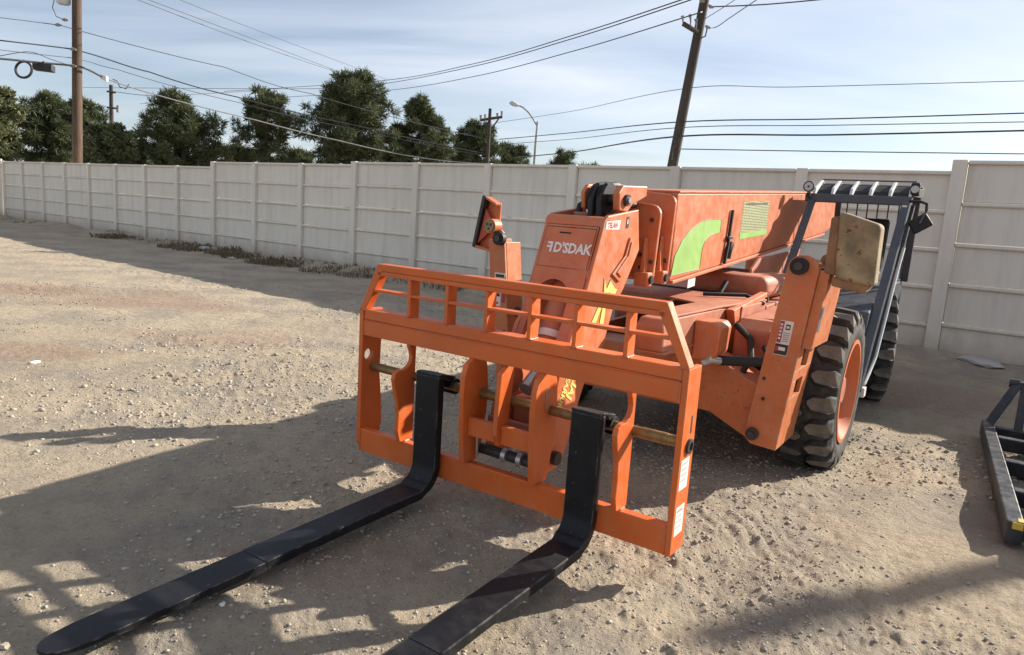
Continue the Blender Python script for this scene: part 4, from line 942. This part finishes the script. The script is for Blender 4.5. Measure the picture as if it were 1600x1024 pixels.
# left foot pad: orange tray seen from its hollow side
pl = MB().hexa(slabq([(-1.431, 1.362), (-1.405, 1.350), (-1.322, 1.762), (-1.351, 1.770)], 1.53, 1.625)).build('foot_pad', 'dark_steel', te, 0.006); pl['label'] = 'orange foot pad tray turned up on the left outrigger'
MB().hexa(slabq([(-1.404, 1.352), (-1.225, 1.327), (-1.218, 1.712), (-1.321, 1.760)], 1.60, 1.62)).build('pad_back', FO, pl, 0.004)
MB().hexa(slabq([(-1.3215, 1.742), (-1.222, 1.694), (-1.218, 1.712), (-1.321, 1.760)], 1.535, 1.599)).build('pad_side', FO, pl, 0.003)
MB().hexa(slabq([(-1.404, 1.352), (-1.228, 1.327), (-1.227, 1.348), (-1.398, 1.373)], 1.535, 1.599)).build('pad_side', FO, pl, 0.003)
MB().prism([(-1.39, 1.39), (-1.325, 1.665), (-1.235, 1.53)], 'y', 1.555, 1.575).build('pad_gusset', 'reflector_red', pl)
MB().path([(-1.195, 1.44, 1.535), (-1.195, 1.53, 1.535)], .056, 18).build('pad_hinge', OO, pl, smooth=True); MB().path([(-1.195, 1.428, 1.535), (-1.195, 1.4395, 1.535)], .045, 14).build('hinge_cap', 'rusty_pad', pl, smooth=True)
for dx, dz in ((.018, .01), (-.016, .014), (.0, -.02)): MB().path([(-1.195 + dx, 1.423, 1.535 + dz), (-1.195 + dx, 1.4275, 1.535 + dz)], .008, 6).build('hinge_bolt', 'greasy_black', pl)
# black cylinder with bright pin between beam and right leg
MB().path([(.67, 1.45, .80), (.955, 1.54, .825)], .032, 14).build('outrigger_cylinder', 'greasy_black', te, smooth=True)
pe = MB().path([(.64, 1.36, .815), (.69, 1.44, .80)], .026, 14).build('cylinder_pin', 'silver', te, smooth=True); MB().path([(.630, 1.345, .818), (.640, 1.36, .815)], .040, 14).build('pin_head', 'silver', pe, smooth=True)
MB().path([(-.62, 1.45, .80), (-.95, 1.52, .90)], .040, 14).build('outrigger_cylinder', 'greasy_black', te, smooth=True)

# engine covers between boom and right leg
hd_ = MB().prism([(.86, .90), (.84, 1.05), (.90, 1.094), (2.02, 1.094), (2.10, .78), (1.60, .78)], 'x', .36, .535).build('engine_hood', DO, te, 0.012)
MB().box(.34, .545, .86, 1.95, .885, .899).build('hood_lip', DO, hd_, 0.004)
ld = MB().prism([(.345, 1.02), (.535, 1.02), (.545, 1.86), (.615, 2.70), (-.42, 2.74), (-.1, 2.1), (.345, 1.85)], 'z', 1.0955, 1.110).build('hood_lid', DO, te, 0.004)
MB().prism([(-.42, 2.741), (.62, 2.701), (.62, 2.73), (-.42, 2.77)], 'z', 1.085, 1.122).build('lid_seal', 'greasy_black', ld)
MB().prism([(.5465, 1.0), (.5465, 1.094), (.612, 1.094), (.60, .80), (.57, .80)], 'y', 2.08, 2.69).build('lid_side', DO, ld, 0.006)
MB().prism([(.537, .80), (.67, .82), (.70, .86), (.71, 1.02), (.68, 1.055), (.537, 1.055)], 'y', 1.34, 1.56).build('hydraulic_tank', FO, te, 0.012)
MB().prism([(1.92, 1.08), (2.75, 1.16), (2.70, .75), (2.12, .75)], 'x', .54, .60).build('side_cover', FO, te, 0.008)
MB().prism([(1.93, .72), (3.4, .72), (3.4, 1.06), (2.05, 1.02), (1.93, .95)], 'x', .615, .87).build('side_box', DO, te, 0.02)
m = MB(); m.box(-.1, .56, 2.85, 3.75, 1.08, 1.27); m.build('engine_cover', DO, te, 0.07, smooth=True, segs=4)
MB().prism([(2.76, 1.02), (4.4, 1.02), (4.4, 1.10), (2.76, 1.05)], 'x', -.1, .60).build('deck_plate', DO, te, 0.006)
MB().prism([(3.2, 1.30), (3.4, 1.39), (4.9, 1.47), (4.9, 1.18), (3.2, 1.18)], 'x', .30, .33).build('side_shield', DO, te, 0.006)
for (p, r, mt) in (([(.30, 2.45, 1.06), (.30, 2.52, 1.15), (.31, 2.6, 1.22)], .020, 'greasy_black'), ([(.24, 2.3, 1.13), (.5, 2.5, 1.14), (.62, 2.6, 1.08)], .015, 'greasy_black'), ([(.62, 1.95, .98), (.74, 1.9, .9), (.8, 1.75, .80), (.78, 1.65, .7)], .022, 'greasy_black'), ([(.66, 2.1, .92), (.80, 2.0, .86), (.9, 1.8, .83)], .018, 'greasy_black'), ([(.60, 2.2, 1.0), (.9, 2.1, 1.02), (1.0, 1.92, 1.0)], .014, 'greasy_black')):
    MB().path(p, r, 8).build('hydraulic_hose', mt, te, smooth=True)

# boom: outer section
def zt(y): return 1.845 + (y - 1.5) * .058
def zb(y): return 1.265 + (y - 1.5) * .092
bo = MB().prism([(1.52, zb(1.52)), (6.3, zb(6.3) - .05), (6.75, 1.75), (6.7, zt(6.7)), (6.3, zt(6.3)), (1.52, zt(1.52))], 'x', -.225, .27).build('boom_outer_section', FO, te, 0.010)
MB().prism([(1.53, zb(1.53) - .022), (6.2, zb(6.2) - .075), (6.2, zb(6.2) - .052), (1.53, zb(1.53) - .001)], 'x', -.245, .290).build('boom_bottom_plate', FO, bo, 0.003)
MB().prism([(1.53, zt(1.53) + .001), (6.2, zt(6.2) + .001), (6.2, zt(6.2) + .014), (1.53, zt(1.53) + .014)], 'x', -.235, .278).build('boom_top_plate', FO, bo, 0.003)
# swoosh decal and load chart on the flank
xs_ = .2715
sw = [(1.525, 1.30), (1.56, 1.43), (1.66, 1.53), (1.80, 1.61), (2.00, 1.67), (2.20, 1.695), (2.43, 1.70), (2.43, 1.60), (2.30, 1.59), (2.19, 1.57), (2.12, 1.535), (2.085, 1.49), (2.07, 1.44), (2.065, 1.33)]
sw = [(y, max(z, zb(y) + .012)) for (y, z) in sw]
MB().prism(sw, 'x', .2702, xs_).build('swoosh_decal', 'decal_green', bo)
MB().path([(xs_, y, z) for (y, z) in sw + sw[:1]], .003, 4).build('decal_outline', 'decal_outline', bo)
MB().prism([(2.93, 1.55), (3.72, 1.60), (3.70, 1.905), (2.95, 1.865)], 'x', .2702, xs_).build('load_chart', 'load_chart', bo)
MB().prism([(2.93, 1.552), (3.72, 1.602), (3.72, 1.65), (2.93, 1.60)], 'x', .2716, .2725).build('chart_band', 'decal_green', bo); MB().prism([(3.0, 1.835), (3.65, 1.868), (3.65, 1.885), (3.0, 1.85)], 'x', .2716, .2725).build('chart_title', 'decal_outline', bo)
MB().prism([(1.86, zb(1.86) - .015), (2.0, zb(2.0) - .015), (2.0, zb(2.0) - .10), (1.86, zb(1.86) - .10)], 'x', .2705, .272).build('grey_label', 'label_white', bo)
# clamp and hoses clipped to the flank
MB().path([(.285, 2.64, 1.78), (.285, 2.62, 1.60), (.29, 2.60, 1.50), (.29, 2.56, 1.36)], .013, 7).build('flank_hose', 'greasy_black', te, smooth=True); MB().path([(.292, 2.68, 1.52), (.30, 2.62, 1.46), (.295, 2.62, 1.40)], .022, 7).build('hose_fitting', 'dark_steel', te, smooth=True)
MB().box(.272, .300, 2.58, 2.68, 1.555, 1.575).build('hose_clip', 'dark_steel', te, 0.003)
# flanges at the section mouths
def flange(y, x1, z0, z1, x0):
    pts = [(x0, z0), (x1, z0), (x1 + .012, z1 - .07)] + [(x1 - .048 + .06 * math.cos(math.radians(a)), z1 - .06 + .06 * math.sin(math.radians(a)) + .0) for a in (10, 35, 60, 85)] + [(x0 + .05, z1 + .035), (x0, z1 + .03)]
    return MB().prism(pts, 'y', y, y + .03)
fl = flange(1.48, .262, 1.31, 1.835, -.23).build('boom_flange', FO, te, 0.006)
f2 = flange(1.19, .288, 1.30, 1.755, -.20).build('boom_flange', FO, te, 0.006)
MB().prism([(.205, 1.33), (.237, 1.33), (.221, 1.56)], 'y', 1.42, 1.479).build('flange_gusset', FO, fl, 0.002); MB().prism([(.222, 1.33), (.254, 1.33), (.238, 1.55)], 'y', 1.13, 1.189).build('flange_gusset', FO, f2, 0.002)
for (x, y, p_) in ((.225, 1.40, fl), (.245, 1.11, f2)):
    MB().box(x - .05, x + .045, y, y + .079, 1.245, 1.335).build('wear_pad_block', FO, p_, 0.010); MB().path([(x + .0455, y + .04, 1.29), (x + .062, y + .04, 1.29)], .026, 12).build('block_bolt', 'dark_steel', p_, smooth=True)
for (x, z, y, p_) in ((.245, 1.40, 1.477, fl), (.268, 1.40, 1.187, f2), (.19, 1.44, 1.187, f2), (.25, 1.66, 1.187, f2), (.20, 1.36, 1.187, f2)): MB().path([(x, y - .010, z), (x, y, z)], .013, 8).build('flange_bolt', 'dark_steel', p_)
MB().box(-.10, .155, .80, 1.60, 1.40, 1.68).build('boom_inner_section', DO, te, 0.010)
MB().box(-.15, .20, 1.221, 1.60, 1.34, 1.73).build('boom_middle_section', DO, te, 0.010)

# boom nose with its cover
sideprof = [(.575, 1.628), (.615, 1.665), (1.0, 1.715), (1.06, 1.475), (.892, 1.247), (.766, 1.113), (.681, .912), (.50, .74), (.425, .587), (.36, .42), (.30, .31), (.25, .285), (.15, .285), (.10, .36), (.11, .45), (.156, .637), (.204, .803), (.31, 1.034), (.37, 1.098)]
for (a, b, nm) in ((.215, .24, 'nose_side'), (-.145, -.12, 'nose_side')):
    s = MB().prism(sideprof, 'x', a, b).build(nm, FO, te, 0.006)
    if a > 0: ns = s
# front panels follow the leaning nose
def fy(z): # front edge of the nose at height z
    pts = [(.40, .10), (.637, .156), (.803, .204), (1.034, .31), (1.098, .37), (1.628, .575)]
    for (z0, y0), (z1, y1) in zip(pts[:-1], pts[1:]):
        if z0 <= z <= z1: return y0 + (y1 - y0) * (z - z0) / (z1 - z0)
    return .575
def front_panel(z0, z1, x0, x1, mat, name, parent, th=.012, off=0.0, notch=False):
    n = 8 if not notch else 1
    pts = []
    if not notch:
        m = MB()
        ys0, ys1 = fy(z0) - off, fy(z1) - off
        m.hexa([(x0, ys0 - th, z0), (x1, ys0 - th, z0), (x1, ys0, z0), (x0, ys0, z0), (x0, ys1 - th, z1), (x1, ys1 - th, z1), (x1, ys1, z1), (x0, ys1, z1)]); return m.build(name, mat, parent, 0.004)
    # panel with an arched opening cut up from its lower edge
    cxn = notch[0]; rn = notch[1]; za = notch[2]
    out = [(x0, z1), (x0, z0), (cxn - rn, z0)] + [(cxn + rn * math.cos(math.radians(a)), za + rn * 1.0 * math.sin(math.radians(a))) for a in range(180, -1, -15)] + [(cxn + rn, z0), (x1, z0), (x1, z1)]
    m = MB(); k = len(out)
    m.add([(x, fy(z) - off - th, z) for (x, z) in out] + [(x, fy(z) - off, z) for (x, z) in out], [tuple(range(k)), tuple(reversed(range(k, 2 * k)))] + [(i, (i + 1) % k, k + (i + 1) % k, k + i) for i in range(k)])
    return m.build(name, mat, parent, 0.0)
cover = front_panel(1.10, 1.36, -.12, .215, FO, 'nose_front', te, notch=(.03, .112, 1.185))
front_panel(1.362, 1.585, -.112, .206, FO, 'nose_hatch', cover, th=.016)
for (z0, z1, x0, x1) in ((1.362, 1.60, -.12, -.115), (1.362, 1.60, .209, .215), (1.588, 1.60, -.115, .209)): front_panel(z0, z1, x0, x1, FO, 'hatch_frame', cover)
front_panel(.80, 1.098, .145, .215, DO, 'nose_front', te); front_panel(.80, 1.098, -.12, -.08, DO, 'nose_front', te)
m = MB(); rows = []
for i in range(6):
    a = math.radians(90 * i / 5); rows.append([(-.145, .62 - .055 * math.cos(a), 1.603 + .055 * math.sin(a)), (.24, .62 - .055 * math.cos(a), 1.603 + .055 * math.sin(a)), (.24, .625 - .040 * math.cos(a), 1.598 + .040 * math.sin(a)), (-.145, .625 - .040 * math.cos(a), 1.598 + .040 * math.sin(a))])
m.loft(rows); m.build('nose_top_edge', FO, te, smooth=True)
MB().box(-.02, .055, fy(1.555) - .019, fy(1.555) - .0145, 1.552, 1.560).build('hatch_slot', 'greasy_black', cover)
# lettering on the hatch
hz = 1.445; tdir = Vector((0, fy(1.5) - fy(1.4), .1)).normalized(); nrm = Vector((0, -tdir.z, tdir.y))
og = Vector((-.078, fy(hz) - .016, hz)) + nrm * .0022
lettering('F', .082, og, (1, 0, 0), tdir, 'white_paint', cover, flip=True)
lettering("D'SDAK", .082, og + Vector((.046, 0, 0)), (.86, 0, 0), tdir, 'white_paint', cover)
# right flank of the nose
xn = .2405
MB().prism([(.585, 1.59), (.755, 1.592), (.768, 1.646), (.592, 1.634)], 'x', xn, xn + .0015).build('flank_label', 'label_white', ns)
lettering('TELAN', .045, (xn + .0022, .605, 1.597), (0, .92, .04), (0, .1, 1), 'label_red', ns)
MB().prism([(.90, 1.55), (.985, 1.44), (.80, 1.285), (.70, 1.335), (.85, 1.44)], 'x', xn, xn + .012).build('flank_panel', FO, ns, 0.004)
MB().prism([(.905, 1.525), (.955, 1.45), (.80, 1.315), (.745, 1.345), (.875, 1.44)], 'x', xn + .0125, xn + .020).build('flank_panel_face', FO, ns, 0.003)
MB().prism([(.84, 1.60), (.875, 1.605), (.875, 1.67), (.845, 1.668)], 'x', xn, xn + .002).build('flank_slot', 'greasy_black', ns); MB().prism([(.85, 1.625), (.862, 1.628), (.862, 1.655), (.852, 1.65)], 'x', xn + .0021, xn + .003).build('slot_glint', 'label_white', ns)
def ydecal(pts):
    cy = sum(p[0] for p in pts) / len(pts); cz_ = sum(p[1] for p in pts) / len(pts)
    MB().prism([(cy + (y - cy) * 1.13, cz_ + (z - cz_) * 1.13) for (y, z) in pts], 'x', xn, xn + .0015).build('decal_outline', 'decal_outline', ns)
    MB().prism(pts, 'x', xn + .0016, xn + .003).build('yellow_decal', 'decal_yellow', ns)
ydecal([(.625, 1.31), (.66, 1.25), (.70, 1.30), (.765, 1.25), (.80, 1.245), (.75, 1.19), (.70, 1.235), (.68, 1.19), (.63, 1.205)])
ydecal([(.585, 1.165), (.63, 1.17), (.56, 1.065), (.515, 1.05), (.50, 1.06)]); ydecal([(.632, 1.165), (.668, 1.165), (.655, 1.04), (.605, 1.045)])
lettering('LIAJ', .085, (xn + .002, .365, .795), (0, -.52, -.85), (0, .85, -.52), 'decal_yellow', ns, flip=False)
lettering('EARRIEY', .058, (xn + .002, .285, .80), (0, -.45, -.89), (0, .89, -.45), 'decal_yellow', ns)
MB().path([(.2405, .20, .36), (.275, .20, .36)], .038, 16).build('nose_pin', 'dark_steel', te, smooth=True); MB().path([(.2405, .115, .565), (.262, .115, .565)], .024, 12).build('nose_pin', 'dark_steel', te, smooth=True)
# tilt cylinder in the arch
tc_ = MB().path([(.035, .36, .80), (.035, .60, 1.32)], .085, 20).build('tilt_cylinder', DO, te, smooth=True)
MB().path([(.045, .42, .955), (.045, .437, .992)], .0855, 20).build('cylinder_label', 'label_white', tc_, smooth=True)
for x in (.045 - .11, .045 + .10): MB().path([(x - .03, .20, .74), (x + .03, .20, .74)], .075, 18).build('cylinder_eye', DO, tc_, smooth=True)
MB().path([(.045, .19, .70), (.045, .37, .82)], .045, 14).build('cylinder_rod', 'silver', tc_, smooth=True)
MB().box(-.115, .21, .30, .42, .36, .62).build('nose_core', DO, te, 0.02)
for k, p in enumerate(([(-.09, .80, 1.55), (-.08, .85, 1.72), (-.07, 1.0, 1.78), (-.06, 1.3, 1.76)], [(.050, .76, 1.55), (.050, .745, 1.75), (.050, .81, 1.838), (.050, .92, 1.850), (.050, 1.3, 1.835)], [(.105, .76, 1.55), (.105, .745, 1.75), (.105, .81, 1.838), (.105, .92, 1.850), (.105, 1.3, 1.835)], [(.11, .80, 1.55), (.11, .84, 1.70), (.12, 1.0, 1.76), (.12, 1.3, 1.74)])):
    MB().path(p, .021, 8).build('boom_hose', 'greasy_black', te, smooth=True)
# hose sheaves between two cheek plates
chk = [(.77, 1.70), (.75, 1.80), (.80, 1.845), (1.13, 1.862), (1.13, 1.80), (.94, 1.74), (.88, 1.695)]
for (a, b) in ((.180, .225), (-.030, -.002)): MB().prism(chk, 'x', a, b).build('sheave_cheek', FO, te, 0.008)
for x in (.050, .105): MB().lathe_x([(-.022, .02), (-.022, .105), (-.012, .088), (.012, .088), (.022, .105), (.022, .02)], (x, .84, 1.752), 28).build('sheave', 'greasy_black', te, smooth=True)
MB().path([(-.035, .84, 1.762), (.245, .84, 1.762)], .034, 14).build('sheave_pin', 'dark_steel', te, smooth=True); MB().path([(.2455, .84, 1.762), (.254, .84, 1.762)], .018, 8).build('pin_cap', 'silver', te, smooth=True)
MB().box(-.001, .179, 1.02, 1.15, 1.81, 1.858).build('sheave_bridge', DO, te, 0.006)

# cab
CG = 'cab_grey'
def bar(p0, p1, w, mat, name, parent, d=None, bevel=.006):
    p0, p1 = Vector(p0), Vector(p1); t = (p1 - p0).normalized(); u = Vector((1, 0, 0)); v = t.cross(u).normalized(); d = d or w
    return MB().loft([[p + u * a * w / 2 + v * b * d / 2 for a, b in ((-1, -1), (1, -1), (1, 1), (-1, 1))] for p in (p0, p1)]).build(name, mat, parent, bevel)
cab_b = MB().prism([(3.35, .52), (5.7, .52), (5.7, 1.20), (4.3, 1.20), (3.55, 1.02)], 'x', .52, 1.235).build('cab_tub', CG, te, 0.012)
bar((.50, 3.42, .98), (.465, 4.50, 1.975), .060, CG, 'front_pillar', te, .06); bar((1.262, 3.22, .42), (1.285, 4.50, 1.965), .070, CG, 'front_pillar', te, .085)
bar((.55, 5.55, 1.201), (.52, 5.50, 2.12), .06, CG, 'rear_pillar', te); bar((1.255, 5.62, 1.2), (1.275, 5.45, 2.12), .07, CG, 'rear_pillar', te)
bar((1.272, 3.78, .55), (1.285, 5.02, 1.96), .045, CG, 'door_bar', te, .05)
MB().box(.40, 1.32, 4.46, 4.545, 1.945, 2.025).build('roof_front_beam', CG, te, 0.008)
MB().box(.45, 1.31, 5.40, 5.50, 2.13, 2.185).build('roof_rear_beam', CG, te, 0.008)
for i in range(6):
    x = .475 + i * .166
    pts = [(4.49, 2.0255), (4.54, 2.075), (4.61, 2.12), (4.70, 2.155), (4.80, 2.175), (4.84, 2.177)]
    m = MB(); w = .012
    secs = []
    for (y, z) in pts: secs.append([(x - w, y, z), (x + w, y, z), (x + w, y + .012, z - .05 if z > 2.1 else z - .0), (x - w, y + .012, z - .05 if z > 2.1 else z - .0)])
    secs[0] = [(x - w, 4.47, 2.0255), (x + w, 4.47, 2.0255), (x + w, 4.535, 2.0256), (x - w, 4.535, 2.0256)]
    secs[1] = [(x - w, 4.505, 2.085), (x + w, 4.505, 2.085), (x + w, 4.58, 2.050), (x - w, 4.58, 2.050)]
    m.loft(secs); m.build('roof_slat', 'slat_white', te, 0.003)
MB().prism([(4.560, 2.026), (4.600, 2.068), (4.70, 2.118), (4.84, 2.150), (5.44, 2.175), (5.44, 2.165), (4.84, 2.138), (4.71, 2.105), (4.61, 2.056), (4.575, 2.018)], 'x', .46, 1.32).build('roof_visor', 'greasy_black', te)
MB().box(.47, 1.31, 4.83, 4.86, 2.179, 2.192).build('roof_top_bar', CG, te, 0.003)
MB().prism([(4.55, 2.03), (4.62, 2.09), (4.78, 2.13), (4.80, 2.06)], 'x', .462, .472).build('roof_side_plate', 'slat_white', te, 0.003); MB().prism([(4.55, 2.03), (4.62, 2.09), (5.40, 2.16), (5.40, 2.06)], 'x', 1.325, 1.335).build('roof_side_plate', 'greasy_black', te, 0.003)
lt = MB().lathe_x([(0, 0), (0, .02)], (0, 0, 0), 8)
def work_light(x, y, z, r, nm='work_light'):
    m = MB(); m.path([(x, y + .07, z), (x, y + .02, z), (x, y, z)], [r * .55, r, r], 24); h = m.build(nm, 'greasy_black', te, smooth=True)
    MB().path([(x, y - .006, z), (x, y - .001, z)], [r * .76, r * .8], 24).build('lens', 'lamp_glass', h, smooth=True); MB().path([(x, y - .012, z), (x, y - .0065, z)], .010, 8).build('bulb_cap', 'dark_steel', h)
    MB().path([(x, y + .04, z - r), (x, y + .05, z - r - .05)], .02, 6).build('bracket', 'greasy_black', h)
work_light(.44, 4.38, 2.085, .052)
for i in range(7): MB().path([(.62 + i * .10, 5.52, 1.22), (.62 + i * .10, 5.47, 2.12)], .008, 6).build('rear_guard_bar', CG, te)
rl = MB().box(1.30, 1.375, 4.48, 4.56, 2.035, 2.155).build('work_light', 'greasy_black', te, 0.015); MB().path([(1.338, 4.472, 2.095), (1.338, 4.479, 2.095)], .033, 18).build('lens', 'lamp_glass', rl, smooth=True)
MB().box(1.262, 1.300, 4.415, 4.4255, 1.900, 1.945).build('white_tag', 'label_white', te)
ma = MB().path([(1.31, 4.46, 1.985), (1.40, 4.42, 1.985), (1.455, 4.40, 1.965), (1.46, 4.40, 1.90)], .013, 8).build('mirror_arm', 'greasy_black', te, smooth=True)
m = MB(); c_, s_ = math.cos(.62), math.sin(.62)
def rot(x, z): return (1.425 + x * c_ - z * s_, 1.79 + x * s_ + z * c_)
m.prism([rot(-.085, -.065), rot(.085, -.065), rot(.085, .065), rot(-.085, .065)], 'y', 4.39, 4.45); mi = m.build('mirror', 'greasy_black', te, 0.015)
MB().path([(1.425, 4.385, 1.79), (1.46, 4.385, 1.90)], .011, 7).build('mirror_stem', 'cab_grey', mi, smooth=True)
MB().path([(1.31, 4.58, 1.56), (1.305, 4.40, 1.36), (1.305, 4.1, 1.02), (1.30, 3.8, .62), (1.29, 3.62, .50), (1.28, 3.5, .42)], .014, 8).build('grab_rail', 'slat_white', te, smooth=True)
MB().box(1.24, 1.30, 3.42, 3.52, .32, .40).build('step', 'label_white', te, 0.006)
for i in range(9):
    f = i / 8; p0 = Vector((1.30, 4.52 - .32 * f, 1.80 - .38 * f)); MB().path([p0, p0 + Vector((.0, .03, -.02))], .018, 7).build('coil_turn', 'greasy_black', te)
st = MB().box(.70, 1.08, 4.75, 5.15, 1.201, 1.32).build('seat', 'greasy_black', te, 0.04); MB().prism([(5.10, 1.321), (5.22, 1.321), (5.32, 1.82), (5.22, 1.84)], 'x', .70, 1.08).build('seat_back', 'greasy_black', st, 0.03)
MB().path([(.88, 4.05, 1.17), (.88, 4.30, 1.42)], .03, 10).build('steering_column', 'greasy_black', te, smooth=True); MB().path([(.88 + .17 * math.cos(a), 4.31 + .09 * math.sin(a), 1.43 + .10 * math.sin(a)) for a in [i * 2 * math.pi / 20 for i in range(21)]], .014, 7).build('steering_wheel', 'greasy_black', te, smooth=True)
MB().box(-.55, .50, 5.95, 6.9, .62, 1.30).build('counterweight', FO, te, 0.05)
MB().box(-1.0, -.42, 3.3, 4.9, .62, 1.02).build('fuel_tank', DO, te, 0.05)

# ------------------------------------------------------------------ black attachment frame at the right edge
fr = thing('attachment_frame', 'black steel attachment frame lying on the dirt at the right edge', 'attachment', (2.6, 3.0, 0.0))
FBK = 'frame_black'
def xb(y): return 2.30 + (1.75 - y) * .066       # left rail runs slightly askew
m = MB(); m.hexa([(xb(1.68), 1.68, .02), (xb(1.68) + .085, 1.68, .02), (xb(4.25) + .085, 4.25, .02), (xb(4.25), 4.25, .02), (xb(1.68), 1.68, .15), (xb(1.68) + .085, 1.68, .15), (xb(4.25) + .085, 4.25, .15), (xb(4.25), 4.25, .15)])
rail = m.build('side_rail', FBK, fr, 0.008)
MB().box(xb(1.7) + .03, xb(1.7) + .080, 1.674, 1.679, .11, .148).build('corner_decal', 'warning_yellow', rail); MB().box(xb(1.7) + .055, xb(1.7) + .087, 1.69, 1.75, .1515, .153).build('corner_decal', 'warning_yellow', rail)
for y in (1.72, 2.35, 3.05, 3.75): MB().box(xb(y) + .086, 4.1, y, y + .085, .03, .135).build('cross_member', FBK, fr, 0.008)
def slab(p, q, w, name): 
    p, q = Vector(p), Vector(q); t = (q - p).normalized(); u = Vector((1, 0, 0)) if abs(t.x) < .5 else Vector((0, 1, 0)); v = t.cross(u).normalized()
    return MB().loft([[c__ + u * a * w / 2 + v * b * w / 2 for a, b in ((-1, -1), (1, -1), (1, 1), (-1, 1))] for c__ in (p, q)]).build(name, FBK, fr, .006)
slab((2.17, 4.30, .06), (2.34, 4.42, .46), .075, 'brace'); slab((2.40, 4.30, .06), (2.40, 4.42, .46), .06, 'upright'); slab((2.52, 4.30, .06), (2.52, 4.42, .46), .05, 'upright'); slab((2.80, 4.30, .06), (2.80, 4.42, .46), .06, 'upright')
MB().box(2.30, 4.2, 4.39, 4.46, .455, .50).build('top_rail', FBK, fr, 0.008); MB().path([(2.285, 4.425, .478), (2.36, 4.425, .478)], .038, 12).build('rail_end', FBK, fr, smooth=True)
MB().box(2.20, 4.2, 4.26, 4.34, .02, .10).build('rear_member', FBK, fr, 0.006)
MB().box(2.80, 4.2, 2.10, 4.38, .136, .52).build('body_plate', FBK, fr, 0.01)
